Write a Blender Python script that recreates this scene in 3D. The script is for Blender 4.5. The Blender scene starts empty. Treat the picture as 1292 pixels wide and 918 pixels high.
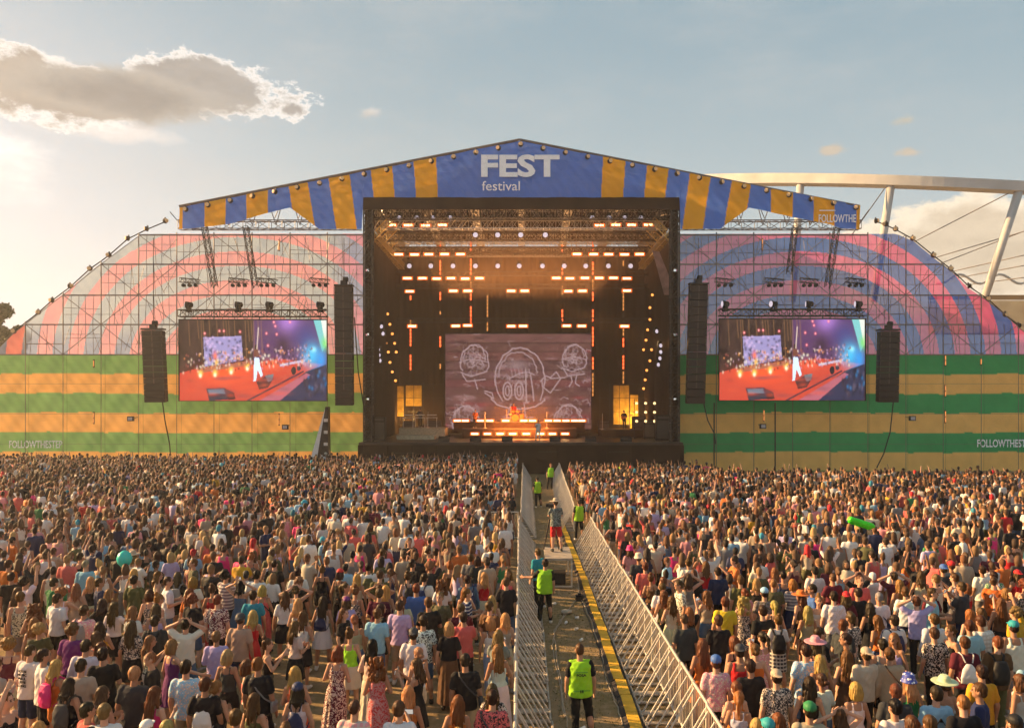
import bpy, math, random
import numpy as np
from mathutils import Vector, Matrix, Euler
R = math.radians
rnd = random.Random(7)
nrs = np.random.RandomState(11)
scene = bpy.context.scene
COL = scene.collection
F, CX, CY, CAMH = 1000.0, 658.0, 505.0, 6.05      # focal length in photo pixels, vanishing point, eye height

def P(px, py, Y):
    return Vector(((px - CX) * Y / F, Y, CAMH - (py - CY) * Y / F))
def XZ(px, py, Y):
    return (px - CX) * Y / F, CAMH - (py - CY) * Y / F
def GX(px, py, z=0.0):
    Y = F * (CAMH - z) / (py - CY)
    return (px - CX) * Y / F, Y

# ------------------------------------------------------------------ tagging
def tag(o, label=None, cat=None, group=None, kind=None):
    if label: o['label'] = label
    if cat: o['category'] = cat
    if group: o['group'] = group
    if kind: o['kind'] = kind
    return o
def empty(name, loc=(0, 0, 0), rz=0.0):
    o = bpy.data.objects.new(name, None)
    o.location = loc; o.rotation_euler = (0, 0, rz); o.empty_display_size = .2
    COL.objects.link(o)
    return o
def copy_tree(o, parent=None):
    c = o.copy(); COL.objects.link(c)
    if parent is not None: c.parent = parent
    for ch in list(o.children): copy_tree(ch, c)
    return c
def ordinal(n):
    w = ['first', 'second', 'third', 'fourth', 'fifth', 'sixth', 'seventh', 'eighth', 'ninth', 'tenth', 'eleventh', 'twelfth',
         'thirteenth', 'fourteenth', 'fifteenth', 'sixteenth', 'seventeenth', 'eighteenth', 'nineteenth', 'twentieth']
    if n < 20: return w[n]
    t = {2: 'twenty', 3: 'thirty', 4: 'forty', 5: 'fifty'}[(n + 1) // 10]
    u = (n + 1) % 10
    return t + ('-' + w[u - 1] if u else 'th') if u else {20: 'twentieth', 30: 'thirtieth', 40: 'fortieth', 50: 'fiftieth'}[n + 1]

# ------------------------------------------------------------------ mesh builder
class MB:
    def __init__(s): s.v = []; s.f = []; s.m = []
    def _add(s, vs, fs, mi=0):
        b = len(s.v); s.v += [tuple(v) for v in vs]
        s.f += [tuple(b + i for i in f) for f in fs]; s.m += [mi] * len(fs)
        return s
    def box(s, c, d, rot=None, mi=0):
        c = Vector(c); M = Euler(rot).to_matrix() if rot else None
        vs = []
        for x in (-.5, .5):
            for y in (-.5, .5):
                for z in (-.5, .5):
                    q = Vector((x * d[0], y * d[1], z * d[2]))
                    vs.append(c + (M @ q if M else q))
        return s._add(vs, [(0, 1, 3, 2), (4, 6, 7, 5), (0, 4, 5, 1), (2, 3, 7, 6), (0, 2, 6, 4), (1, 5, 7, 3)], mi)
    def tube(s, a, b, r, n=6, r2=None, mi=0):
        a = Vector(a); b = Vector(b); d = b - a
        if d.length < 1e-6: return s
        d.normalize(); u = d.orthogonal().normalized(); w = d.cross(u)
        r2 = r if r2 is None else r2
        vs = []
        for i in range(n):
            t = 2 * math.pi * i / n; o = u * math.cos(t) + w * math.sin(t)
            vs += [a + o * r, b + o * r2]
        fs = [(2 * i, 2 * ((i + 1) % n), 2 * ((i + 1) % n) + 1, 2 * i + 1) for i in range(n)]
        fs += [tuple(2 * i for i in range(n))[::-1], tuple(2 * i + 1 for i in range(n))]
        return s._add(vs, fs, mi)
    def poly(s, pts, mi=0): return s._add(pts, [tuple(range(len(pts)))], mi)
    def path(s, pts, r, n=5, mi=0):
        pts = [Vector(p) for p in pts]
        vs = []; k = len(pts)
        for i, p in enumerate(pts):
            d = (pts[min(i + 1, k - 1)] - pts[max(i - 1, 0)]).normalized()
            u = Vector((0, 0, 1)).cross(d)
            if u.length < .05: u = Vector((1, 0, 0))
            u.normalize(); w = d.cross(u)
            for j in range(n):
                t = 2 * math.pi * j / n; vs.append(p + (u * math.cos(t) + w * math.sin(t)) * r)
        fs = []
        for i in range(k - 1):
            for j in range(n):
                fs.append((i * n + j, i * n + (j + 1) % n, (i + 1) * n + (j + 1) % n, (i + 1) * n + j))
        fs += [tuple(range(n))[::-1], tuple((k - 1) * n + j for j in range(n))]
        return s._add(vs, fs, mi)
    def prism(s, pts, y0, y1, mi=0):      # pts in x,z ; extruded in y
        n = len(pts)
        vs = [(p[0], y0, p[1]) for p in pts] + [(p[0], y1, p[1]) for p in pts]
        fs = [tuple(range(n)), tuple(range(n, 2 * n))[::-1]] + [(i, i + n, (i + 1) % n + n, (i + 1) % n) for i in range(n)]
        return s._add(vs, fs, mi)
    def lathe(s, c, prof, n=16, axis='z', mi=0):
        c = Vector(c); vs = []
        for r, h in prof:
            for j in range(n):
                t = 2 * math.pi * j / n
                if axis == 'z': q = (r * math.cos(t), r * math.sin(t), h)
                elif axis == 'y': q = (r * math.cos(t), h, r * math.sin(t))
                else: q = (h, r * math.cos(t), r * math.sin(t))
                vs.append(c + Vector(q))
        fs = []
        for i in range(len(prof) - 1):
            for j in range(n):
                fs.append((i * n + j, i * n + (j + 1) % n, (i + 1) * n + (j + 1) % n, (i + 1) * n + j))
        fs += [tuple(range(n))[::-1], tuple((len(prof) - 1) * n + j for j in range(n))]
        return s._add(vs, fs, mi)
    def mesh(s, name, mats, smooth=False):
        me = bpy.data.meshes.new(name); me.from_pydata(s.v, [], s.f)
        if not isinstance(mats, (list, tuple)): mats = [mats]
        for m in mats: me.materials.append(m)
        if len(mats) > 1: me.polygons.foreach_set('material_index', s.m)
        if smooth: me.polygons.foreach_set('use_smooth', [True] * len(s.f))
        me.update(); return me
    def build(s, name, mats, parent=None, smooth=False):
        o = bpy.data.objects.new(name, s.mesh(name, mats, smooth)); COL.objects.link(o)
        if parent is not None: o.parent = parent
        return o
def link(name, me, parent=None):
    o = bpy.data.objects.new(name, me); COL.objects.link(o)
    if parent is not None: o.parent = parent
    return o
def np_mesh(name, V, Fc, mats, smooth=True, cols=None):
    """V (n,3), Fc (m,k) ; cols (n,3) per point"""
    me = bpy.data.meshes.new(name); k = Fc.shape[1]
    me.vertices.add(len(V)); me.vertices.foreach_set('co', np.asarray(V, np.float32).ravel())
    me.loops.add(Fc.size); me.loops.foreach_set('vertex_index', np.asarray(Fc, np.int32).ravel())
    me.polygons.add(len(Fc)); me.polygons.foreach_set('loop_start', np.arange(0, Fc.size, k, dtype=np.int32))
    me.polygons.foreach_set('loop_total', np.full(len(Fc), k, np.int32))
    me.polygons.foreach_set('use_smooth', np.full(len(Fc), smooth))
    for m in (mats if isinstance(mats, (list, tuple)) else [mats]): me.materials.append(m)
    me.update(calc_edges=True)
    if cols is not None:
        a = me.color_attributes.new('Col', 'FLOAT_COLOR', 'POINT')
        c4 = np.ones((len(V), 4), np.float32); c4[:, :3] = cols
        a.data.foreach_set('color', c4.ravel())
    return me
def grid_faces(nu, nv):      # index = i*nv+j
    i, j = np.meshgrid(np.arange(nu - 1), np.arange(nv - 1), indexing='ij')
    a = (i * nv + j).ravel()
    return np.stack([a, a + nv, a + nv + 1, a + 1], 1)

# ------------------------------------------------------------------ materials
def srgb(*c):
    return tuple(((x / 255 / 12.92) if x / 255 <= .04045 else ((x / 255 + .055) / 1.055) ** 2.4) for x in c)
class NT:
    def __init__(s, nt): s.nt = nt
    def n(s, t, **kw):
        nd = s.nt.nodes.new(t)
        for k, v in kw.items():
            if k.startswith('i_'):
                key = k[2:]
                key = int(key) if key.isdigit() else key.replace('_', ' ')
                if isinstance(v, bpy.types.NodeSocket): s.nt.links.new(v, nd.inputs[key])
                else: nd.inputs[key].default_value = v
            else: setattr(nd, k, v)
        return nd
    def math(s, op, a, b=None, c=None, clamp=False):
        nd = s.nt.nodes.new('ShaderNodeMath'); nd.operation = op; nd.use_clamp = clamp
        for i, v in enumerate((a, b, c)):
            if v is None: continue
            if isinstance(v, bpy.types.NodeSocket): s.nt.links.new(v, nd.inputs[i])
            else: nd.inputs[i].default_value = v
        return nd.outputs[0]
    def mix(s, f, a, b, mode='MIX'):
        nd = s.nt.nodes.new('ShaderNodeMix'); nd.data_type = 'RGBA'; nd.blend_type = mode
        for k, v in ((0, f), (6, a), (7, b)):
            if isinstance(v, bpy.types.NodeSocket): s.nt.links.new(v, nd.inputs[k])
            else: nd.inputs[k].default_value = v if k == 0 else (*v[:3], 1)
        return nd.outputs[2]
    def sstep(s, x, a, b):
        nd = s.nt.nodes.new('ShaderNodeMapRange'); nd.interpolation_type = 'SMOOTHSTEP'
        s.nt.links.new(x, nd.inputs[0]); nd.inputs[1].default_value = a; nd.inputs[2].default_value = b
        return nd.outputs[0]
    def link(s, a, b): s.nt.links.new(a, b)
def mat_base(name):
    m = bpy.data.materials.new(name); m.use_nodes = True
    t = NT(m.node_tree); b = m.node_tree.nodes['Principled BSDF']
    return m, t, b
def mat(name, col, rough=.7, metal=0.0, noise=.12, nscale=6.0, bump=0.0, bscale=40.0, spec=.3):
    m, t, b = mat_base(name)
    co = t.n('ShaderNodeTexCoord').outputs['Object']
    nz = t.n('ShaderNodeTexNoise', i_Vector=co, i_Scale=nscale, i_Detail=5.0).outputs[0]
    dark = tuple(c * (1 - noise * 1.6) for c in col); lite = tuple(min(1, c * (1 + noise * 1.6)) for c in col)
    t.link(t.mix(nz, dark, lite), b.inputs['Base Color'])
    b.inputs['Roughness'].default_value = rough; b.inputs['Metallic'].default_value = metal
    b.inputs['Specular IOR Level'].default_value = spec
    if bump:
        nb = t.n('ShaderNodeTexNoise', i_Vector=co, i_Scale=bscale, i_Detail=3.0).outputs[0]
        bp = t.n('ShaderNodeBump', i_Strength=bump, i_Distance=.02, i_Height=nb)
        t.link(bp.outputs[0], b.inputs['Normal'])
    return m
def mat_emit(name, col, s):
    m, t, b = mat_base(name)
    b.inputs['Base Color'].default_value = (.02, .02, .02, 1)
    b.inputs['Emission Color'].default_value = (*col, 1); b.inputs['Emission Strength'].default_value = s
    return m
def mat_vcol(name, rough=.8, emit=0.0, transl=0.0, transp=0.0, nz=.0, crease=0.0):
    m, t, b = mat_base(name)
    a = t.n('ShaderNodeVertexColor', layer_name='Col').outputs[0]
    out = m.node_tree.nodes['Material Output']
    co = t.n('ShaderNodeTexCoord').outputs['Object']
    if nz:
        n1 = t.n('ShaderNodeTexNoise', i_Vector=co, i_Scale=.9, i_Detail=6.0).outputs[0]
        a = t.mix(nz, a, t.mix(n1, (.25, .22, .18), (1, 1, 1)), 'MULTIPLY')
    b.inputs['Roughness'].default_value = rough; b.inputs['Specular IOR Level'].default_value = .15
    if emit:
        b.inputs['Base Color'].default_value = (.02, .02, .02, 1)
        t.link(a, b.inputs['Emission Color']); b.inputs['Emission Strength'].default_value = emit
        return m
    t.link(a, b.inputs['Base Color'])
    if crease:
        mp = t.n('ShaderNodeMapping', i_Vector=co); mp.inputs['Rotation'].default_value = (0, R(35), 0); mp.inputs['Scale'].default_value = (.25, .25, 1.6)
        cn = t.n('ShaderNodeTexNoise', i_Vector=mp.outputs[0], i_Scale=1.6, i_Detail=5.0); cn.inputs['Distortion'].default_value = 1.5
        bp = t.n('ShaderNodeBump', i_Strength=crease, i_Distance=.25, i_Height=cn.outputs[0]); t.link(bp.outputs[0], b.inputs['Normal'])
    sh = b.outputs[0]
    if transl:
        tr = t.n('ShaderNodeBsdfTranslucent', i_Color=a).outputs[0]
        mx = t.n('ShaderNodeMixShader', i_0=transl); t.link(sh, mx.inputs[1]); t.link(tr, mx.inputs[2]); sh = mx.outputs[0]
    if transp:
        tp = t.n('ShaderNodeBsdfTransparent').outputs[0]
        mx = t.n('ShaderNodeMixShader', i_0=transp); t.link(sh, mx.inputs[1]); t.link(tp, mx.inputs[2]); sh = mx.outputs[0]
    t.link(sh, out.inputs[0])
    return m
def mat_obj(name, kind='plain', rough=.85, c2=None, sheen=.0, scale=1.0, bump=.35):
    """colour from the object's own colour"""
    m, t, b = mat_base(name)
    oc = t.n('ShaderNodeObjectInfo').outputs['Color']
    co = t.n('ShaderNodeTexCoord').outputs['Object']
    n1 = t.n('ShaderNodeTexNoise', i_Vector=co, i_Scale=7.0, i_Detail=4.0).outputs[0]
    c = t.mix(.35, oc, t.mix(n1, (.45, .45, .45), (1, 1, 1)), 'MULTIPLY')
    if kind in ('floral', 'camo'):
        v = t.n('ShaderNodeTexNoise', i_Vector=co, i_Scale=(26.0 if kind == 'floral' else 14.0) * scale, i_Detail=2.0)
        v.inputs['Distortion'].default_value = 1.2
        f = t.sstep(v.outputs[0], .50, .55)
        c = t.mix(f, c, c2)
        v2 = t.n('ShaderNodeTexVoronoi', i_Vector=co, i_Scale=24.0 * scale).outputs[0]
        c = t.mix(t.math('LESS_THAN', v2, .18), c, tuple(min(1, x * 1.6 + .03) for x in c2))
    if kind in ('stripe', 'plaid'):
        sx = t.n('ShaderNodeSeparateXYZ', i_0=co)
        fz = t.math('LESS_THAN', t.math('FRACT', t.math('MULTIPLY', sx.outputs[2], 13.0)), .4)
        c = t.mix(fz, c, c2)
        if kind == 'plaid':
            fx = t.math('LESS_THAN', t.math('FRACT', t.math('MULTIPLY', sx.outputs[0], 13.0)), .4)
            c = t.mix(t.math('MULTIPLY', fx, .6), c, c2)
    if kind == 'hair':
        mp = t.n('ShaderNodeMapping', i_Vector=co); mp.inputs['Scale'].default_value = (30, 30, 3.5)
        h = t.n('ShaderNodeTexNoise', i_Vector=mp.outputs[0], i_Scale=1.0, i_Detail=3.0).outputs[0]
        c = t.mix(h, t.mix(1.0, oc, (.22, .2, .18), 'MULTIPLY'), t.mix(1.0, oc, (2.0, 1.9, 1.7), 'MULTIPLY'))
        bp = t.n('ShaderNodeBump', i_Strength=.8, i_Distance=.02, i_Height=h)
        t.link(bp.outputs[0], b.inputs['Normal'])
    elif bump:
        nb = t.n('ShaderNodeTexNoise', i_Vector=co, i_Scale=11.0, i_Detail=3.0).outputs[0]
        bp = t.n('ShaderNodeBump', i_Strength=bump, i_Distance=.03, i_Height=nb)
        t.link(bp.outputs[0], b.inputs['Normal'])
    t.link(c, b.inputs['Base Color'])
    b.inputs['Roughness'].default_value = rough; b.inputs['Specular IOR Level'].default_value = .25
    if kind == 'hair' or sheen:
        out = m.node_tree.nodes['Material Output']
        tr = t.n('ShaderNodeBsdfTranslucent', i_Color=c).outputs[0]
        mx = t.n('ShaderNodeMixShader', i_0=.35 if kind == 'hair' else sheen)
        t.link(b.outputs[0], mx.inputs[1]); t.link(tr, mx.inputs[2]); t.link(mx.outputs[0], out.inputs[0])
    return m

M = {}
M['skin'] = mat_obj('skin', rough=.55, bump=.0)
M['hair'] = mat_obj('hair', 'hair', rough=.45)
M['cloth'] = mat_obj('cloth', sheen=.12)
M['floral_dark'] = mat_obj('floral_dark', 'floral', c2=(.02, .018, .02))
M['floral_light'] = mat_obj('floral_light', 'floral', c2=(.6, .5, .42))
M['floral_red'] = mat_obj('floral_red', 'floral', c2=(.5, .05, .05))
M['camo'] = mat_obj('camo', 'camo', c2=(.09, .08, .045))
M['stripe'] = mat_obj('stripe', 'stripe', c2=(.55, .5, .45))
M['plaid'] = mat_obj('plaid', 'plaid', c2=(.5, .47, .42))
M['plain_obj'] = mat_obj('plain_obj', rough=.6, bump=.1)
M['black'] = mat('black_paint', (.018, .016, .015), .55, noise=.3)
M['blackcloth'] = mat('black_cloth', (.034, .016, .008), .95, noise=.4, nscale=.7, bump=.6, bscale=2.0)
M['steel'] = mat('galvanised_steel', (.55, .51, .45), .45, .55, noise=.35, nscale=3)
M['tube'] = mat('scaffold_tube', (.16, .14, .13), .5, .5, noise=.3)
M['darktube'] = mat('dark_truss', (.05, .042, .036), .5, .4, noise=.3)
M['alu'] = mat('aluminium', (.5, .47, .43), .35, .8, noise=.2)
M['plate'] = mat('barrier_plate', (.36, .31, .25), .6, .3, noise=.35, nscale=5, bump=.3, bscale=60)
M['yellow'] = mat('yellow_rubber', (.55, .32, .02), .7, noise=.3, nscale=4, bump=.3)
M['white'] = mat('white_paint', (.7, .68, .65), .5)
M['concrete'] = mat('concrete', (.40, .40, .395), .8, noise=.25, nscale=.25)
M['lens'] = mat('lens_glass', (.45, .42, .45), .15, noise=.05)
M['cable'] = mat('cable', (.02, .018, .016), .6)
M['palecable'] = mat('pale_cable', (.3, .24, .17), .6)
M['yellowwall'] = mat('yellow_backdrop', (.5, .27, .04), .8, noise=.55, nscale=1.6)
M['lettering'] = mat('white_lettering', (.9, .9, .92), .8, noise=.1, nscale=2)
M['ink'] = mat('black_ink', (.015, .015, .015), .8)
M['orangeink'] = mat('orange_ink', (.6, .16, .03), .8)
M['paleink'] = mat('pale_ink', (.7, .7, .7), .8)
M['amber'] = mat_emit('amber_lamp', (1, .58, .22), 3.0)
M['ambered'] = mat_emit('amber_rim', (1, .13, .015), .5)  # glowing red border that imitates the halo around the lamp
M['redstrip'] = mat_emit('red_strip', (1, .10, .02), 1.3)
M['redglow'] = mat_emit('amber_strip_dim', (.8, .28, .06), .4)
M['whitelamp'] = mat_emit('white_lamp', (.8, .68, .78), .3)
M['smalllamp'] = mat_emit('small_lamp', (1, .32, .06), .8)

def text_mesh(name, s, size, material, offset=0.0, sx=1.0, extrude=.004, align='LEFT', spacing=1.0):
    cu = bpy.data.curves.new(name, 'FONT'); cu.body = s; cu.size = size; cu.offset = offset
    cu.extrude = extrude; cu.align_x = align; cu.resolution_u = 3; cu.space_character = spacing
    o = bpy.data.objects.new(name, cu); COL.objects.link(o)
    dg = bpy.context.evaluated_depsgraph_get(); dg.update()
    me = bpy.data.meshes.new_from_object(o.evaluated_get(dg))
    bpy.data.objects.remove(o); bpy.data.curves.remove(cu)
    me.materials.clear(); me.materials.append(material)
    me.transform(Matrix.Diagonal((sx, 1, 1, 1)))
    me.transform(Matrix.Rotation(R(90), 4, 'X'))       # stands in x-z, reads from -y
    me.name = name
    return me
# ------------------------------------------------------------------ people: union of tapered solids -> one continuous surface
def cap_geo(p0, p1, r0, r1, n=12):
    p0 = Vector(p0); p1 = Vector(p1); d = p1 - p0; L = d.length
    d = d / L if L > 1e-6 else Vector((0, 0, 1))
    u = d.orthogonal().normalized(); w = d.cross(u)
    vs = []; rows = []
    for a in (-90, -60, -30, 0): rows.append((math.sin(R(a)) * r0, math.cos(R(a)) * r0, 0))
    for a in (0, 30, 60, 90): rows.append((L + math.sin(R(a)) * r1, math.cos(R(a)) * r1, 0))
    for h, r, _ in rows:
        r = max(r, 1e-4)
        for j in range(n):
            t = 2 * math.pi * j / n
            vs.append(p0 + d * h + (u * math.cos(t) + w * math.sin(t)) * r)
    return vs, len(rows), n
def loft_geo(rings, n=20):       # rings (z, cx, cy, rx, ry)
    rs = [(rings[0][0] - .004, rings[0][1], rings[0][2], rings[0][3] * .05, rings[0][4] * .05)] + list(rings) + \
         [(rings[-1][0] + .004, rings[-1][1], rings[-1][2], rings[-1][3] * .05, rings[-1][4] * .05)]
    vs = []
    for z, cx, cy, rx, ry in rs:
        for j in range(n):
            t = 2 * math.pi * j / n
            vs.append(Vector((cx + rx * math.cos(t), cy + ry * math.sin(t), z)))
    return vs, len(rs), n
def ell_geo(c, r, n=14):
    rings = []
    for a in (-90, -65, -40, -15, 15, 40, 65, 90):
        k = max(math.cos(R(a)), .01); rings.append((c[2] + math.sin(R(a)) * r[2], c[0], c[1], r[0] * k, r[1] * k))
    return loft_geo(rings, n)
class Solid:
    def __init__(s): s.v = []; s.f = []; s.prims = []
    def _g(s, g):
        vs, k, n = g; b = len(s.v); s.v += [tuple(v) for v in vs]
        for i in range(k - 1):
            for j in range(n):
                s.f.append((b + i * n + j, b + i * n + (j + 1) % n, b + (i + 1) * n + (j + 1) % n, b + (i + 1) * n + j))
        s.f.append(tuple(b + j for j in range(n))[::-1]); s.f.append(tuple(b + (k - 1) * n + j for j in range(n)))
    def cap(s, p0, p1, r0, r1=None, cls=0):
        r1 = r0 if r1 is None else r1; s._g(cap_geo(p0, p1, r0, r1)); s.prims.append((p0, p1, (r0, r0), (r1, r1), cls)); return s
    def ell(s, c, r, cls=0):
        s._g(ell_geo(c, r)); s.prims.append(((c[0], c[1], c[2] - r[2] * .3), (c[0], c[1], c[2] + r[2] * .3), (r[0], r[1]), (r[0], r[1]), cls)); return s
    def loft(s, rings, cls=0):
        s._g(loft_geo(rings))
        for a, b in zip(rings[:-1], rings[1:]):
            s.prims.append(((a[1], a[2], a[0]), (b[1], b[2], b[0]), (a[3], a[4]), (b[3], b[4]), cls))
        return s
    def merge(s, o, cls=None):
        b = len(s.v); s.v += o.v; s.f += [tuple(b + i for i in f) for f in o.f]
        s.prims += [(p[0], p[1], p[2], p[3], cls if cls is not None else p[4]) for p in o.prims]; return s
def remesh(sol, voxel, smooth=3, decimate=None):
    me = bpy.data.meshes.new('tmp'); me.from_pydata(sol.v, [], sol.f); me.update()
    o = bpy.data.objects.new('tmp', me); COL.objects.link(o)
    md = o.modifiers.new('r', 'REMESH'); md.mode = 'VOXEL'; md.voxel_size = voxel; md.adaptivity = 0
    if smooth:
        sm = o.modifiers.new('s', 'SMOOTH'); sm.factor = .5; sm.iterations = smooth
    if decimate:
        dm = o.modifiers.new('d', 'DECIMATE'); dm.ratio = decimate
        o.modifiers.new('t', 'TRIANGULATE')
    dg = bpy.context.evaluated_depsgraph_get()
    ev = o.evaluated_get(dg); e = ev.to_mesh()
    V = np.empty(len(e.vertices) * 3, np.float32); e.vertices.foreach_get('co', V); V = V.reshape(-1, 3)
    L = np.empty(len(e.loops), np.int32); e.loops.foreach_get('vertex_index', L)
    k = 3 if decimate else 4
    Fc = L.reshape(-1, k).copy(); V = V.copy()
    ev.to_mesh_clear(); bpy.data.objects.remove(o); bpy.data.meshes.remove(me)
    return V, Fc

POSES = {   # (elbow, wrist) left and right ; +y is the way the person faces
    'down':   (((-.235, -.02, 1.13), (-.25, .06, .89)), ((.235, -.02, 1.13), (.25, .06, .89))),
    'hold':   (((-.235, .0, 1.14), (-.09, .24, 1.20)), ((.235, .0, 1.14), (.07, .25, 1.16))),
    'onehold': (((-.235, -.02, 1.13), (-.25, .06, .89)), ((.24, .0, 1.14), (.13, .25, 1.27))),
    'phone':  (((-.22, .10, 1.20), (-.06, .30, 1.42)), ((.22, .10, 1.20), (.06, .30, 1.43))),
    'head':   (((-.37, .03, 1.56), (-.13, -.03, 1.69)), ((.37, .03, 1.56), (.13, -.03, 1.69))),
    'raised': (((-.30, .05, 1.62), (-.24, .12, 1.88)), ((.28, .08, 1.63), (.22, .14, 1.90))),
    'oneup':  (((-.235, -.02, 1.13), (-.25, .06, .89)), ((.26, .10, 1.62), (.20, .16, 1.88))),
    'hip':    (((-.36, -.08, 1.17), (-.19, .04, 1.02)), ((.235, -.02, 1.13), (.25, .06, .89))),
    'reach':  (((-.235, -.02, 1.13), (-.25, .06, .89)), ((.36, .10, 1.20), (.55, .27, 1.12))),
    'lean':   (((-.34, .12, 1.22), (-.55, .24, 1.20)), ((.235, -.02, 1.13), (.25, .06, .89))),
    'play':   (((-.25, .02, 1.14), (-.15, .24, 1.02)), ((.26, .02, 1.16), (.2, .27, 1.25))),
}
def shoulder(sex, s): return ((.165 if sex == 'm' else .142) * s, -.005, 1.405)
def arms(sex, pose): return [(shoulder(sex, -1), *POSES[pose][0], -1), (shoulder(sex, 1), *POSES[pose][1], 1)]
LEGS = {'stand': (((-.09, 0, .88), (-.10, .015, .48), (-.11, -.02, .09)), ((.09, 0, .88), (.10, .015, .48), (.11, -.02, .09))),
        'ease': (((-.09, 0, .88), (-.10, .0, .48), (-.12, -.03, .09)), ((.10, 0, .87), (.15, .06, .48), (.19, .03, .09)))}
def torso_rings(sex, g=0.0, z0=.84):
    if sex == 'm':
        T = [(.84, 0, 0, .15, .10), (.96, 0, 0, .163, .115), (1.10, 0, .005, .15, .105), (1.26, 0, 0, .17, .118), (1.38, 0, -.005, .175, .105), (1.45, 0, -.005, .12, .08)]
    else:
        T = [(.84, 0, -.005, .155, .11), (.95, 0, -.005, .168, .122), (1.09, 0, .005, .118, .088), (1.24, 0, .015, .142, .115), (1.36, 0, 0, .148, .092), (1.44, 0, -.005, .10, .07)]
    return [(z, cx, cy, rx + g, ry + g) for z, cx, cy, rx, ry in T if z >= z0]
def hand(sol, wrist, elbow, side, lod, up=False):
    w = Vector(wrist); d = (w - Vector(elbow)).normalized()
    d = (d + Vector((0, .25, -.15 if not up else .1))).normalized()
    ax = Vector((0, 1, 0)) if abs(d.z) > .6 else Vector((0, 0, 1))
    ax = (ax - d * ax.dot(d)).normalized()            # spread direction across the palm
    if lod:
        sol.cap(w, w + d * .12, .033, .022); return
    pn = d.cross(ax)
    for k in (-1, 0, 1): sol.cap(w + ax * k * .012, w + d * .085 + ax * k * .026, .018, .0165)
    for k, L in ((-1.5, .062), (-.5, .075), (.5, .08), (1.5, .068)):
        b = w + d * .085 + ax * k * .0225; m = b + d * L * .55 + ax * k * .004; t = m + (d * .8 + pn * side * -.5).normalized() * L * .5
        sol.cap(b, m, .0105, .0100); sol.cap(m, t, .0100, .0088)
    b = w + d * .03 + ax * .03; m = b + (d * .55 + ax * .8).normalized() * .04; sol.cap(b, m, .013, .0115); sol.cap(m, m + (d * .9 + ax * .25).normalized() * .032, .0115, .0095)
def body_solid(sex, pose, legs='stand', lod=False):
    s = Solid(); s.loft(torso_rings(sex))
    s.cap((0, -.012, 1.42), (0, .012, 1.56), .056 if sex == 'm' else .046, .052 if sex == 'm' else .045)
    s.ell((0, .018, 1.655), (.074, .094, .112)); s.ell((0, .045, 1.585), (.056, .062, .052))
    if not lod:
        s.cap((0, .105, 1.65), (0, .124, 1.622), .011, .014)
        for k in (-1, 1):
            s.ell((.077 * k, .008, 1.635), (.014, .022, .032))
            s.ell((.03 * k, .098, 1.585), (.012, .01, .008))
    for sh, el, wr, k in arms(sex, pose):
        m = 1.0 if sex == 'm' else .84
        s.cap((sh[0] * .8, sh[1], sh[2] - .01), sh, .06 * m, .062 * m)
        s.cap(sh, el, .058 * m, .043 * m); s.cap(el, wr, .045 * m, .030 * m)
        hand(s, wr, el, k, lod, wr[2] > el[2] + .1)
    for hp, kn, an in LEGS[legs]:
        m = 1.0 if sex == 'm' else .95
        s.cap(hp, kn, .092 * m, .06 * m); s.cap(kn, (kn[0] * .5 + an[0] * .5, -.012, kn[2] * .62 + an[2] * .38), .058 * m, .056 * m)
        s.cap((kn[0] * .6 + an[0] * .4, -.012, .34), an, .055 * m, .037 * m)
        s.cap((an[0], an[1] - .025, .045), (an[0] * 1.12, an[1] + .15, .032), .036, .028)
    return s
def lerp(a, b, t): return tuple(x + (y - x) * t for x, y in zip(a, b))
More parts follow.
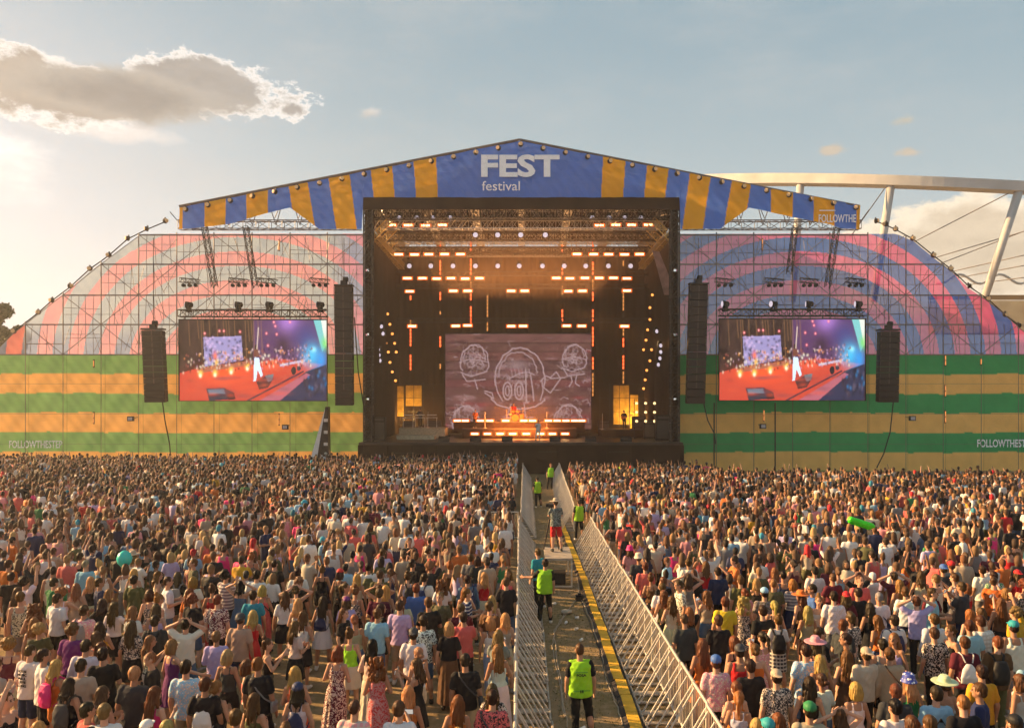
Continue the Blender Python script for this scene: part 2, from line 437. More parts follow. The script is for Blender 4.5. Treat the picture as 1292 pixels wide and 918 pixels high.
def garment(kind, sex, pose, legs='stand'):
    s = Solid(); A = arms(sex, pose); Lg = LEGS[legs]
    am = 1.0 if sex == 'm' else .86
    if kind in ('tee', 'shirt', 'vest'):
        g = .03 if kind == 'vest' else .016
        T = torso_rings(sex, g)
        if kind == 'vest': T = [(z, cx, cy, max(rx, .212), max(ry, .156)) for z, cx, cy, rx, ry in T[:-1]] + [(1.462, 0, -.005, .14, .105)]
        elif sex == 'm': T = [(.85, 0, 0, .198, .142), (.98, 0, 0, .19, .137), (1.12, 0, .0, .178, .125), (1.27, 0, 0, .188, .132), (1.39, 0, -.005, .19, .12), (1.462, 0, -.008, .115, .082)]
        else: T = [(1.0, 0, 0, .178, .134), (1.10, 0, .005, .155, .114), (1.24, 0, .01, .162, .13), (1.36, 0, 0, .165, .108), (1.45, 0, -.005, .10, .075)]
        s.loft(T)
        if kind != 'vest':
            for sh, el, wr, k in A:
                s.cap((sh[0] * .75, sh[1], sh[2] - .005), sh, .068 * am, .074 * am)
                if kind == 'tee':
                    s.cap(sh, lerp(sh, el, .62), .074 * am, .070 * am)
                else:
                    s.cap(sh, el, .072 * am, .058 * am); s.cap(el, lerp(el, wr, .92), .058 * am, .043 * am)
        else:
            for sh, el, wr, k in A: s.cap((sh[0] * .7, sh[1], sh[2] - .0), (sh[0] * .95, sh[1], sh[2] + .01), .075, .07)
    if kind in ('tank', 'dress', 'longdress', 'strapless'):
        T = [r for r in torso_rings(sex, .013, .84) if r[0] < 1.3]
        T.append((1.33, 0, 0, (.168 if sex == 'm' else .148), .108))
        if sex == 'f' and kind == 'tank': T = [(1.0, 0, 0, .174, .132)] + [r for r in T if r[0] > 1.02]
        if sex == 'm': T = [(z, cx, cy, max(rx, .186), max(ry, .134)) for z, cx, cy, rx, ry in T]
        s.loft(T)
        if kind != 'strapless':
            wd = .10 if sex == 'm' else .075; rr = .034 if sex == 'm' else .017
            for k in (-1, 1):
                s.cap((k * wd, -.088, 1.31), (k * wd, -.05, 1.44), rr, rr * .9); s.cap((k * wd, -.05, 1.44), (k * wd, .085, 1.34), rr * .9, rr)
    if kind in ('dress', 'strapless'):
        s.loft([(.56, 0, 0, .25, .22), (.72, 0, 0, .222, .185), (.86, 0, -.005, .195, .152), (1.0, 0, 0, .165, .125), (1.1, 0, 0, .13, .098)])
    if kind == 'longdress':
        s.loft([(.14, 0, 0, .25, .235), (.45, 0, 0, .225, .20), (.72, 0, 0, .205, .17), (.9, 0, -.005, .188, .145), (1.05, 0, 0, .145, .105)])
    if kind == 'skirt': s.loft([(.56, 0, 0, .225, .195), (.75, 0, 0, .208, .172), (.92, 0, -.005, .187, .14), (1.04, 0, 0, .145, .108)])
    if kind == 'longskirt': s.loft([(.14, 0, 0, .24, .22), (.5, 0, 0, .215, .185), (.8, 0, 0, .198, .158), (.94, 0, -.005, .185, .138), (1.04, 0, 0, .145, .108)])
    if kind in ('shorts', 'trousers'):
        g = .006
        hipr = [(z, cx, cy, rx + g, ry + g) for z, cx, cy, rx, ry in torso_rings(sex) if z < 1.0] + [(1.03, 0, 0, (.164 if sex == 'm' else .147), (.117 if sex == 'm' else .105))]
        s.loft(hipr)
        for hp, kn, an in Lg:
            if kind == 'shorts': s.cap(hp, lerp(hp, kn, .78 if sex == 'm' else .42), .097, .094 if sex == 'm' else .1)
            else: s.cap(hp, kn, .097, .074); s.cap(kn, lerp(kn, an, .96), .074, .058)
    if kind == 'shoe':
        an = Lg[1][2]
        s.cap((an[0], an[1] - .03, .048), (an[0] * 1.12, an[1] + .155, .038), .046, .036); s.cap((an[0], an[1] - .01, .06), (an[0], an[1], .10), .045, .044)
    if kind == 'shoe2':
        an = Lg[0][2]
        s.cap((an[0], an[1] - .03, .048), (an[0] * 1.12, an[1] + .155, .038), .046, .036); s.cap((an[0], an[1] - .01, .06), (an[0], an[1], .10), .045, .044)
    return s
def hair_solid(style, seed=3):
    s = Solid(); r = random.Random(seed)
    base = lambda: s.ell((0, -.004, 1.685), (.087, .102, .098)).ell((0, -.038, 1.62), (.074, .062, .065))
    if style == 'buzz': s.ell((0, .006, 1.672), (.078, .097, .102)); s.ell((0, -.03, 1.63), (.068, .06, .06))
    elif style == 'short': base()
    elif style == 'quiff': base(); s.ell((0, .04, 1.755), (.06, .065, .045))
    elif style in ('long', 'verylong'):
        base(); lo = (1.40 if style == 'long' else 1.28) + r.uniform(-.04, .03)
        s.loft([(lo, .01, -.125, .04, .016), (lo + .10, 0, -.128, .075, .028), (1.49, 0, -.100, .095, .045), (1.57, 0, -.05, .096, .072), (1.68, 0, -.01, .089, .095)])
        for k in (-1, 1): s.cap((k * .075, -.01, 1.66), (k * .092, -.03, 1.46), .03, .026)
        for i in range(11):
            a = r.uniform(-.085, .085); s.cap((a, -.10, 1.53), (a * 1.15 + r.uniform(-.03, .03), -.138 + r.uniform(-.012, .01), lo + r.uniform(-.09, .10)), .022, .008)
    elif style == 'bob':
        base(); s.loft([(1.49, 0, -.035, .094, .075), (1.58, 0, -.03, .112, .095), (1.69, 0, -.01, .098, .1)])
    elif style == 'bun': base(); s.ell((0, -.055, 1.79), (.048, .048, .042))
    elif style == 'lowbun': base(); s.ell((0, -.125, 1.64), (.045, .04, .04))
    elif style == 'ponytail':
        base(); s.cap((0, -.10, 1.72), (0, -.155, 1.66), .03, .036); s.cap((0, -.155, 1.66), (.01, -.15, 1.38), .038, .014)
    elif style == 'curly':
        base()
        for i in range(46):
            a = r.uniform(0, 6.28); e = r.uniform(-.55, 1.4)
            x = math.cos(a) * math.cos(e); y = math.sin(a) * math.cos(e)
            if y > .45 and e < .7: continue
            s.ell((x * .105, -.015 + y * .11, 1.68 + math.sin(e) * .105), (.034, .034, .034))
    elif style == 'longcurly':
        base()
        for i in range(70):
            a = r.uniform(0, 6.28); z = r.uniform(1.38, 1.76); w = .12 if z < 1.62 else .10
            x = math.cos(a) * w; y = math.sin(a) * .10 - .05
            if y > .02: continue
            s.ell((x, y - (.03 if z < 1.55 else 0), z), (.038, .036, .042))
    return s
def hat_solid(kind):
    s = Solid()
    if kind in ('cap', 'backcap'):
        k = 1 if kind == 'cap' else -1
        s.ell((0, .0, 1.70), (.094, .11, .088)); s.loft([(1.695, 0, k * .10, .068, .095), (1.707, 0, k * .10, .066, .092)])
    elif kind == 'straw':
        s.loft([(1.70, 0, 0, .215, .225), (1.712, 0, 0, .205, .215)]); s.loft([(1.69, 0, 0, .10, .115), (1.78, 0, 0, .09, .105), (1.815, 0, 0, .06, .075)])
    elif kind == 'bucket':
        s.loft([(1.64, 0, 0, .135, .145), (1.70, 0, 0, .10, .112), (1.77, 0, 0, .086, .10), (1.79, 0, 0, .06, .07)])
    return s
def folds(V, amp, seed, vert=False):
    p = seed * 1.7
    n = np.sin(V[:, 0] * 31 + V[:, 2] * 17 + p) * np.sin(V[:, 2] * 23 - V[:, 1] * 19 + 2 * p) + .6 * np.sin(V[:, 0] * 57 - V[:, 2] * 41 + 3 * p)
    if vert:
        a = np.arctan2(V[:, 1], V[:, 0]); n = n * .4 + np.sin(a * 11 + p) * np.clip((1.0 - V[:, 2]) * 3, 0, 1.6)
    r = np.sqrt(V[:, 0] ** 2 + V[:, 1] ** 2) + 1e-4
    V = V.copy(); V[:, 0] += V[:, 0] / r * n * amp; V[:, 1] += V[:, 1] / r * n * amp
    return V
_cache = {}
def shape(key):
    if key in _cache: return _cache[key]
    k = key[0]
    if k == 'body': V, Fc = remesh(body_solid(*key[1:]), .0115, 2); m = M['skin']; nm = 'person'
    elif k == 'hair':
        V, Fc = remesh(hair_solid(key[1], key[2]), .011, 2); m = M['hair']; nm = 'hair'
        a = np.arctan2(V[:, 0], V[:, 1] + .03); z = V[:, 2]
        n = np.sin(a * 17 + z * 9 + key[2]) + .7 * np.sin(a * 29 - z * 14 + 2 * key[2]) + .5 * np.sin(a * 7 + z * 31)
        rr = np.sqrt(V[:, 0] ** 2 + (V[:, 1] + .03) ** 2) + 1e-3; wgt = .0065 * np.clip((1.78 - z) * 9, .2, 1)
        V[:, 0] += V[:, 0] / rr * n * wgt; V[:, 1] += (V[:, 1] + .03) / rr * n * wgt
    elif k == 'hat': V, Fc = remesh(hat_solid(key[1]), .009, 1); m = M['plain_obj']; nm = 'hat'
    else:
        V, Fc = remesh(garment(*key[1:]), .014, 3); m = M['cloth']; nm = key[1]
        V = folds(V, .0045, len(_cache), key[1] in ('dress', 'longdress', 'strapless', 'skirt', 'longskirt'))
    cols = None
    if k == 'body':      # eyes, brows and mouth
        cols = np.ones((len(V), 3), np.float32)
    me = np_mesh(nm, V, Fc, m)
    _cache[key] = me
    return me
_eyes = None
def eyes_mesh():
    global _eyes
    if _eyes is None:
        _eyes = []
        for k in (-1, 1):
            b = MB()
            b.lathe((.031 * k, .1015, 1.655), [(.003, -.004), (.012, 0), (.009, .006), (.001, .008)], 8, 'y')
            b.box((.032 * k, .1005, 1.676), (.034, .01, .006))
            _eyes.append(b.mesh('eye', M['ink']))
    return _eyes

HAIRC = {'black': (.012, .009, .008), 'dark': (.035, .02, .012), 'brown': (.09, .045, .02), 'light': (.22, .12, .05), 'blond': (.42, .27, .11),
         'auburn': (.15, .06, .024), 'ginger': (.30, .13, .04), 'grey': (.3, .28, .26)}
CLOTHC = {'pale green': (.5, .58, .36), 'white': (.72, .70, .68), 'cream': (.6, .52, .4), 'black': (.014, .013, .014), 'charcoal': (.045, .045, .05), 'grey': (.22, .21, .21), 'beige': (.42, .33, .24),
          'navy': (.02, .03, .09), 'blue': (.06, .14, .4), 'light blue': (.28, .5, .68), 'teal': (.03, .3, .33), 'turquoise': (.05, .5, .45), 'lilac': (.5, .42, .66),
          'purple': (.14, .02, .14), 'maroon': (.12, .015, .03), 'red': (.55, .02, .025), 'coral': (.68, .13, .12), 'pink': (.65, .28, .32), 'hot pink': (.75, .03, .2),
          'orange': (.6, .16, .03), 'mustard': (.62, .33, .02), 'yellow': (.75, .5, .03), 'green': (.03, .2, .07), 'lime': (.33, .72, .03), 'olive': (.1, .1, .04),
          'brown': (.13, .06, .03), 'denim': (.08, .14, .25), 'pale denim': (.25, .35, .48)}
PAT = {'f': ('floral_light', 'floral '), 'd': ('floral_dark', 'floral '), 'r': ('floral_red', 'red-patterned '), 'c': ('camo', 'mottled '), 's': ('stripe', 'striped '), 'p': ('plaid', 'checked ')}
GNAME = {'tee': ('t_shirt', 'T-shirt'), 'shirt': ('long_sleeved_shirt', 'long-sleeved shirt'), 'tank': ('tank_top', 'tank top'), 'dress': ('dress', 'short dress'), 'longdress': ('long_dress', 'long dress'),
         'strapless': ('strapless_dress', 'strapless dress'), 'vest': ('safety_vest', 'safety vest'), 'shorts': ('shorts', 'shorts'), 'trousers': ('trousers', 'trousers'),
         'skirt': ('skirt', 'skirt'), 'longskirt': ('long_skirt', 'long skirt')}
POSEN = {'head': 'both hands on head', 'raised': 'both arms raised', 'oneup': 'one arm raised', 'hip': 'hand on hip', 'reach': 'one arm stretched out', 'lean': 'one arm stretched out', 'phone': 'hands raised before face'}
PEOPLE = []; BAGS = []
EXPOSURE = 1.65
def link_at(name, me, parent, col=None, matl=None):
    o = link(name, me, parent)
    if col is not None: o.color = (*col, 1)
    if matl is not None:
        o.material_slots[0].link = 'OBJECT'; o.material_slots[0].material = matl
    return o
def make_person(x, y, z, sex='m', hair='short', hc='brown', top='tee', tc='white', bottom='shorts', bc='black', rz=0.0, pose='down', extra='', scale=None, legs=None, skin=None, quick=False):
    s = scale or (1.0 if sex == 'm' else .945) * rnd.uniform(.95, 1.05)
    legs = legs or rnd.choice(['stand', 'ease'])
    b = link('person', shape(('body', sex, pose, legs)))
    b.location = (x, y, z); b.rotation_euler = (R(rnd.uniform(-3, 3)), R(rnd.uniform(-2.5, 2.5)), R(rz)); b.scale = (s, s, s)
    sk = skin or rnd.choice([(.50, .27, .17), (.44, .23, .14), (.55, .31, .21), (.38, .19, .11)])
    b.color = (*sk, 1)
    for em in eyes_mesh(): link_at('eye', em, b)
    hat = None
    for e in extra.split(','):
        if e.startswith('hat:'): hat = e[4:].split('/')
    if hair != 'bald': link_at('hair', shape(('hair', hair, rnd.randint(1, 3))), b, [c * rnd.uniform(.8, 1.25) for c in HAIRC[hc]])
    if hat:
        nm = {'cap': 'cap', 'backcap': 'cap', 'straw': 'wide_brimmed_hat', 'bucket': 'bucket_hat'}[hat[0]]
        link_at(nm, shape(('hat', hat[0])), b, CLOTHC[hat[1]], M['dots'] if 'dots' in extra.split(',') else None)
    def cloth(kind, cn, over=None):
        pat = ''
        c = cn
        if ':' in cn: c, pat = cn.split(':')
        col = [max(.004, v * rnd.uniform(.88, 1.1)) for v in CLOTHC[c]]
        o = link_at(GNAME[kind][0], shape(('g', kind, sex, pose, legs)), b, col, M[PAT[pat][0]] if pat else None)
        return o, (PAT[pat][1] if pat else '')
    desc = []
    onepiece = top in ('dress', 'longdress', 'strapless')
    tops, tp = cloth(top, tc)
    tn = tc.split(':')[0]
    topdesc = f"{tn} {tp}{GNAME[top][1]}"
    if not onepiece:
        bo, bp = cloth(bottom, bc); desc.append(f"{topdesc} and {bc.split(':')[0]} {bp}{GNAME[bottom][1]}")
    else: desc.append(topdesc)
    if 'vest' in extra.split(','):
        v, _ = cloth('vest', 'lime'); topdesc = 'lime safety vest'; desc = ['lime safety vest over black T-shirt and trousers']
    shc = rnd.choice([(.6, .58, .55), (.02, .02, .02), (.3, .28, .26), (.6, .58, .55)])
    link_at('shoe', shape(('g', 'shoe', sex, 'down', legs)), b, shc, M['plain_obj']); link_at('shoe', shape(('g', 'shoe2', sex, 'down', legs)), b, shc, M['plain_obj'])
    if hat: desc.append(('white-dotted ' if 'dots' in extra.split(',') else '') + f"{hat[1]} " + {'cap': 'cap', 'backcap': 'cap', 'straw': 'wide-brimmed hat', 'bucket': 'bucket hat'}[hat[0]])
    if pose in POSEN: desc.append(POSEN[pose])
    tag(b, cat='person')
    PEOPLE.append(dict(o=b, x=x, y=y, top=topdesc, desc=desc, rz=rz, sex=sex, s=s, extra=extra))
    if pose == 'phone' and not quick:
        ph = link('phone', phone_mesh()); ph.scale = (s, s, s); ph.rotation_euler = (R(12), 0, R(rz)); q = Matrix.Rotation(R(rz), 3, 'Z') @ Vector((0, .40, 1.485)) * s
        ph.location = (x + q.x, y + q.y, z + q.z); tag(ph, f"black phone held up by the person in {topdesc}", 'phone'); BAGS.append(ph)
    for e in extra.split(','):
        if e.startswith('bag:'): make_bag(b, e[4:], topdesc, s, rz, x, y, z)
    return b
def phone_mesh():
    if 'phone' not in _cache:
        b = MB(); b.box((0, 0, 0), (.155, .009, .078)); b.box((0, -.0055, 0), (.143, .002, .07), mi=1); _cache['phone'] = b.mesh('phone', [M['black'], M['phonescreen']])
    return _cache['phone']
M['phonescreen'] = mat_emit('phone_screen', (.5, .45, .4), .35)
m_, t_, b_ = mat_base('dotted_cloth'); co_ = t_.n('ShaderNodeTexCoord').outputs['Object']; v_ = t_.n('ShaderNodeTexVoronoi', i_Vector=co_, i_Scale=19.0).outputs[0]
t_.link(t_.mix(t_.math('LESS_THAN', v_, .34), (.03, .05, .3), (.75, .75, .78)), b_.inputs['Base Color']); M['dots'] = m_
def make_bag(b, spec, owner, s, rz, x, y, z):
    kind, cn = spec.split('/')
    c = CLOTHC[cn]
    o = empty({'pack': 'backpack', 'draw': 'drawstring_bag', 'sling': 'shoulder_bag'}[kind], (x, y, z), R(rz)); o.scale = (s, s, s)
    m = M['plain_obj']
    key = ('bagmesh', kind)
    if key not in _cache:
        so = Solid()
        if kind == 'pack': so.loft([(.98, 0, -.20, .13, .065), (1.08, 0, -.21, .15, .085), (1.25, 0, -.20, .145, .075), (1.38, 0, -.185, .10, .05)])
        elif kind == 'draw': so.loft([(.97, 0, -.165, .15, .025), (1.08, 0, -.18, .15, .045), (1.22, 0, -.17, .12, .04), (1.32, 0, -.155, .05, .02)])
        else: so.loft([(.90, .235, -.02, .04, .10), (1.02, .235, -.02, .045, .11), (1.07, .23, -.02, .03, .09)])
        V, Fc = remesh(so, .014, 2); _cache[key] = np_mesh('bag', folds(V, .003, 2), Fc, m)
        b2 = MB()
        if kind != 'sling':
            for k in (-1, 1):
                b2.path([(k * .06, -.15, 1.34), (k * .10, -.10, 1.46), (k * .11, .0, 1.475), (k * .12, .10, 1.40), (k * .15, .135, 1.25)], .012 if kind == 'draw' else .022)
                b2.path([(k * .15, .135, 1.25), (k * .19, .06, 1.12), (k * .15, -.15, 1.0)], .01)
        else:
            b2.path([(.22, -.06, 1.05), (.13, -.15, 1.15), (.0, -.148, 1.28), (-.12, -.10, 1.43), (-.13, .0, 1.475), (-.08, .12, 1.38), (.05, .15, 1.2), (.21, .08, 1.05)], .014)
        _cache[('straps', kind)] = b2.mesh('strap', m)
    link_at('bag_body', _cache[key], o, c); link_at('strap', _cache[('straps', kind)], o, tuple(v * .8 for v in c))
    nm = {'pack': 'backpack', 'draw': 'drawstring bag', 'sling': 'shoulder bag'}[kind]
    tag(o, f"{cn} {nm} worn over {owner}", 'bag'); BAGS.append(o)

# px  py(head)  sex hair haircolour top colour bottom colour turn pose extra
ROSTER = """
33 813 m buzz brown tee white shorts navy -10 down text
56 817 m short dark tee white shorts black -50 down
71 830 f long blond tank orange shorts orange -30 hold bag:pack/hot_pink
102 806 m short dark shirt white shorts navy 0 down
103 829 m short dark tee beige shorts olive 5 hold
88 853 f long dark tank black skirt black -12 down bag:pack/charcoal
135 813 m short dark tee black shorts black 10 onehold
165 839 m short blond tee charcoal shorts black 0 down
134 864 f long brown tank charcoal shorts black -25 hold
114 883 m short dark tee coral shorts black -35 down
132 884 m short light tee white shorts navy 10 hold
4 873 m short brown tank black shorts grey -100 oneup
56 906 f bob blond tank white shorts denim 0 down
88 787 m curly auburn tee purple shorts black 0 down
52 784 f curly blond tee olive shorts denim 25 onehold
104 761 m short brown tee pink:f shorts grey 0 down bag:pack/grey
123 794 f bob brown tank red:f shorts black 60 down
129 809 f long brown tank black shorts black -30 down
77 740 f curly ginger tank white skirt black 10 reach
22 740 f verylong brown tank black shorts denim 0 down
40 761 f longcurly auburn tank brown shorts black 30 hold
47 778 f long ginger tank cream shorts cream 20 down
143 757 f verylong brown tee white skirt black 0 reach
139 742 f verylong light tank cream shorts black -30 down
167 782 f verylong brown tee charcoal:f skirt black 0 down
168 717 f long blond strapless white skirt white 5 down
14 721 m short dark tee black shorts black 15 down
128 727 m short brown tee navy shorts black -60 down
109 706 m buzz grey shirt light_blue shorts grey 0 down
99 735 f long light dress beige skirt beige 20 down
10 705 m short brown tee orange shorts black 0 down
101 696 m short dark tank black shorts denim 0 down
170 695 f long light tank white shorts white 0 down hat:straw/beige
198 720 f long auburn longdress cream:f skirt cream -60 down
226 721 f verylong brown tee black shorts black -10 down bag:pack/grey
242 704 m short auburn tee olive:c trousers black 120 down
197 761 f long brown tank lilac shorts denim 15 down
196 775 m short dark tee charcoal shorts beige 0 down bag:pack/black
171 763 f long light tee white shorts black -20 hold
233 777 m short dark tee white shorts denim 0 head
216 806 f bob light dress purple trousers purple -30 reach
259 850 m short brown tee black shorts black 0 down bag:draw/white
275 857 f lowbun light tank black shorts black -15 hold
289 817 f bob blond tank charcoal trousers black 0 down
300 772 m buzz dark tee beige trousers navy 0 down hat:backcap/charcoal
315 768 f long blond dress red skirt red 10 onehold
274 750 m short auburn tee maroon:f trousers black 0 down
268 737 f bun brown tank red trousers red 5 down
300 731 f long black strapless denim shorts denim 0 head
320 743 m short dark tee teal trousers black 10 down
318 696 f bun light longdress grey:d skirt grey 0 down
329 827 m short auburn tee black shorts black -12 down bag:sling/grey
197 864 f verylong auburn tank hot_pink shorts hot_pink -20 onehold
304 889 m short brown tee beige shorts black 15 hold
321 871 f long brown tank olive shorts denim -10 hold
216 905 m short blond tee white shorts grey 0 down
187 906 f long light tank pink shorts white 0 down hat:cap/white
316 830 f bob brown tank red:f skirt black -60 hold
335 736 f bob blond tank coral trousers coral 0 down bag:sling/black
378 715 m short dark tee white trousers grey 0 down
346 705 m buzz dark tee black trousers olive 0 down bag:pack/olive
406 750 f verylong dark dress white skirt white 0 down bag:draw/navy
377 753 f long blond tank cream skirt black 0 hold
382 768 f long brown tank white skirt black -20 hold
373 783 f verylong auburn tee cream skirt black -35 hold
428 717 f bob dark tank black trousers black -10 down hat:cap/red
437 765 f long auburn tee black shorts black -110 down
450 723 f verylong blond tank cream shorts denim 0 down
439 752 f bob brown tee lilac shorts black 10 down hat:cap/purple
444 792 f bun brown tank lime skirt cream 0 down
451 773 f lowbun light tank beige shorts denim 20 down
467 804 f verylong black shirt cream longskirt cream -10 hold
473 766 m short brown tee light_blue shorts denim 0 down
479 829 f longcurly auburn longdress pink:r skirt pink 10 hold
421 814 f bob auburn longdress maroon:f skirt maroon 0 hold
376 839 f long blond dress orange:r skirt orange 0 hold
375 858 f long dark tank white shorts denim 0 down hat:cap/navy,bag:draw/navy
443 882 m buzz brown tee pink:p shorts black 0 down
337 805 f bun brown tank black shorts black -70 phone
465 708 m short dark tee white shorts black 10 down bag:pack/olive
478 718 m short brown tee olive shorts grey 0 down
487 738 f verylong blond dress cream skirt cream -10 down
485 691 m short brown tee lilac shorts grey 0 down
404 712 f bun brown tank black shorts black 10 down
358 745 f long brown tee white skirt black 20 down
504 756 m short brown tee lilac shorts beige -5 down
526 735 m short auburn tee blue shorts grey 0 down
556 746 m short light tee olive:c shorts grey 165 down
532 774 m short dark tee white:d shorts denim 10 down
521 789 m short dark tee white trousers black 0 down hat:backcap/charcoal,bag:sling/black
566 784 f bob blond tee black longskirt brown 0 down
586 771 m short dark tee coral shorts black 10 phone
526 828 f long brown dress black skirt black 75 phone
589 824 m short dark tee black shorts beige 0 down bag:sling/charcoal
622 775 f bob blond tank white trousers pale_denim 0 down bag:sling/black
639 772 f long blond tank beige shorts cream 15 hold
641 810 f verylong light tank white longskirt white 20 hold
513 865 f verylong blond tank orange shorts denim 0 down
508 884 m short brown tee white shorts grey 0 phone
572 875 f verylong auburn tank orange shorts denim 15 hold
618 871 m short dark tee coral:d shorts black 0 hold bag:sling/charcoal
647 859 f verylong brown tee black:f shorts black -15 hold
592 724 m short dark shirt denim trousers black 0 down bag:pack/navy
609 720 f long blond tank red skirt cream 10 down
645 727 m short brown tee black trousers denim 0 down
559 729 f longcurly auburn tee white shorts denim 10 hold
568 707 f bun ginger longdress brown skirt brown 0 down
547 691 m short dark tee coral:d shorts grey 0 down
516 720 f bun brown tank white shorts black 10 down bag:pack/black
533 722 m short dark tee white shorts black -10 down bag:pack/navy
486 760 f bob dark tee black shorts black -60 down
593 697 m short brown tee grey shorts black 0 down
603 700 f bob dark tee charcoal shorts denim 20 down
521 705 m short dark tee black shorts grey -30 down
656 716 f long auburn tank coral shorts denim 160 onehold
866 773 m buzz brown tee charcoal trousers black 0 down
908 775 m short brown tee black shorts charcoal 0 down
913 751 m short auburn tee yellow shorts denim 0 down
829 735 m short brown tee white shorts navy 0 down
844 750 f verylong brown tank cream longskirt cream 10 hold
862 731 m short brown tee white:d shorts black 100 onehold
872 704 m short brown tee white shorts navy 0 down
888 707 f verylong auburn tank red shorts denim -5 down
907 715 m short dark tee navy shorts black 0 down
897 694 m short brown tee white shorts black 0 raised
891 745 f long auburn tank beige shorts denim 20 phone
885 804 f verylong auburn dress orange skirt orange 10 down
901 823 m short brown tee pink:f shorts black 0 down hat:cap/blue
904 858 f lowbun auburn dress orange skirt orange 15 hold
916 869 f ponytail ginger tank lilac shorts denim -15 down
934 812 m short dark tank red shorts black -10 down hat:backcap/charcoal
948 830 m short dark tee black shorts grey 5 down
980 844 m short dark tee charcoal:f shorts black 0 down hat:backcap/beige
927 801 f bob auburn tank black shorts black 30 down
957 811 f lowbun auburn strapless orange shorts denim -10 down
965 741 m short dark tee grey:c shorts denim 0 down hat:cap/light_blue
964 763 m short dark tee black shorts black 10 down logo
979 774 f bun auburn tee white skirt charcoal:p 0 down bag:pack/black
944 742 f lowbun auburn tee pink shorts black 20 hold
979 714 f verylong light tee pink shorts denim 0 down
974 904 m short dark tee navy shorts black 0 down hat:cap/teal
944 906 f bob blond tank black shorts black 0 down
985 899 f long auburn tank white shorts denim 20 down
1028 714 m short dark tee white shorts navy 0 down
1027 735 m short dark tee blue shorts black 80 down
1050 745 m short dark tee white:f shorts grey 0 down
1079 740 m short dark tee black trousers black 10 down
1066 744 f long brown tee maroon shorts denim -20 down hat:backcap/red
1016 762 f long blond tank beige shorts brown 0 down
1031 750 f bun light strapless cream shorts denim 170 down
1012 746 f long brown tank brown shorts black 30 down hat:straw/orange
1063 781 m short auburn tee charcoal shorts black -60 hold
1074 799 m short dark tee black shorts black 70 down
1038 791 m short dark tee black trousers black -80 hold
1030 803 f long brown tank pink skirt black -10 down hat:straw/pink
1015 811 m short dark tee light_blue:f shorts denim 0 down
1087 814 m short brown tee cream trousers black 10 down hat:backcap/beige
1069 818 f verylong auburn dress brown skirt brown -5 down
1036 824 f long blond tank pink shorts denim 10 down
1040 848 f lowbun brown tee white shorts denim 20 down
1021 853 f verylong dark tank black shorts black -10 down
1078 859 f bob blond tank white shorts denim 0 down
1017 884 m short dark tee beige shorts black 0 down hat:cap/green
1062 889 f verylong brown tank white shorts denim 5 head
1127 817 m short brown shirt beige shorts grey 0 down bag:sling/brown
1114 804 m short dark tank grey shorts black 0 down
1125 773 m short dark tee white shorts grey 10 down bag:pack/navy
1127 860 m short auburn tee charcoal shorts black -20 down
1150 849 f long blond tank green shorts black 0 down hat:bucket/blue,dots
1125 880 m short black tee white shorts grey 10 down
1132 721 m short brown tee maroon shorts black 0 head
1107 745 m buzz grey tee white shorts grey 10 down bag:sling/navy
1160 750 m short brown tee lilac trousers black -5 head
1099 760 f verylong dark dress black skirt black 0 hold
1113 775 f long auburn tank orange shorts denim 20 down
1175 772 m short brown shirt white shorts denim 0 down
1181 789 m short brown tee black:f trousers black 0 down
1202 788 f lowbun brown tank black shorts black 100 onehold
1218 801 m short brown tee maroon shorts black -5 down bag:draw/white
1255 801 m short auburn tee brown trousers olive 0 down bag:pack/black
1279 783 m short dark tank white shorts grey 0 down hat:cap/teal
1227 782 m short brown tee light_blue shorts grey 0 down
1244 776 m short brown tee white:p shorts black 10 down
1193 852 f lowbun brown strapless beige shorts beige 0 down hat:straw/pale_green
1180 863 m short dark tee light_blue shorts navy 0 down peak
1218 876 m buzz light tee black shorts black -5 down
1237 860 m short brown tee navy shorts grey 60 down
1239 839 m short dark tee mustard shorts black 0 down
1180 902 m short brown tee beige shorts black 0 down
1149 902 f bob brown tank white shorts denim 20 down
1285 848 f bob auburn tank cream shorts denim 30 down
1285 902 m short dark tee black shorts black 0 down hat:cap/black
1223 766 f long ginger tank brown shorts black 10 down
1239 712 m short dark tee white:f shorts grey 0 down
1258 720 m short dark tee green:f shorts beige 0 down
1279 717 f long brown tank red shorts denim 0 down hat:backcap/red
1203 707 m short brown tee grey shorts black 0 down hat:cap/red
1188 710 m short brown tee charcoal shorts black 0 down hat:backcap/blue
1176 740 f long brown tee maroon shorts black 0 down
1262 752 f verylong auburn tank brown shorts black -20 down
796 687 f long brown tee pink shorts white 10 down hat:bucket/hot_pink
809 697 m short brown tee charcoal shorts grey 0 down hat:bucket/cream
811 723 f bun auburn tank brown shorts black -15 hold
806 742 f long auburn tank olive shorts black 10 hold
789 708 m short auburn tee coral shorts denim 0 down
"""
# ------------------------------------------------------------------ placing the people
BAR_R, BAR_L = 3.0, -.1         # upright line of the right and left barriers
occupied = []
def free(x, y, r):
    for a, b in occupied:
        if (a - x) ** 2 + (b - y) ** 2 < r * r: return False
    return True
for ln in ROSTER.strip().splitlines():
    t = ln.split()
    px, py, sex, hair, hc, top, tc, bot, bc, rz, pose = t[:11]
    extra = t[11].replace('_', ' ') if len(t) > 11 else ''
    tc = tc.replace('_', ' '); bc = bc.replace('_', ' ')
    s = (1.0 if sex == 'm' else .945) * rnd.uniform(.985, 1.02)
    H = 1.785 * s
    px = float(px); py = float(py)
    Y = F * (CAMH - H) / (py - CY); X = (px - CX) * Y / F
    if px < 700: X = min(X, BAR_L - .28)
    else: X = max(X, BAR_R + .3)
    occupied.append((X, Y))
    make_person(X, Y, 0, sex, hair, hc, top, tc, bot, bc, float(rz) + rnd.uniform(-6, 6), pose, extra, scale=s)

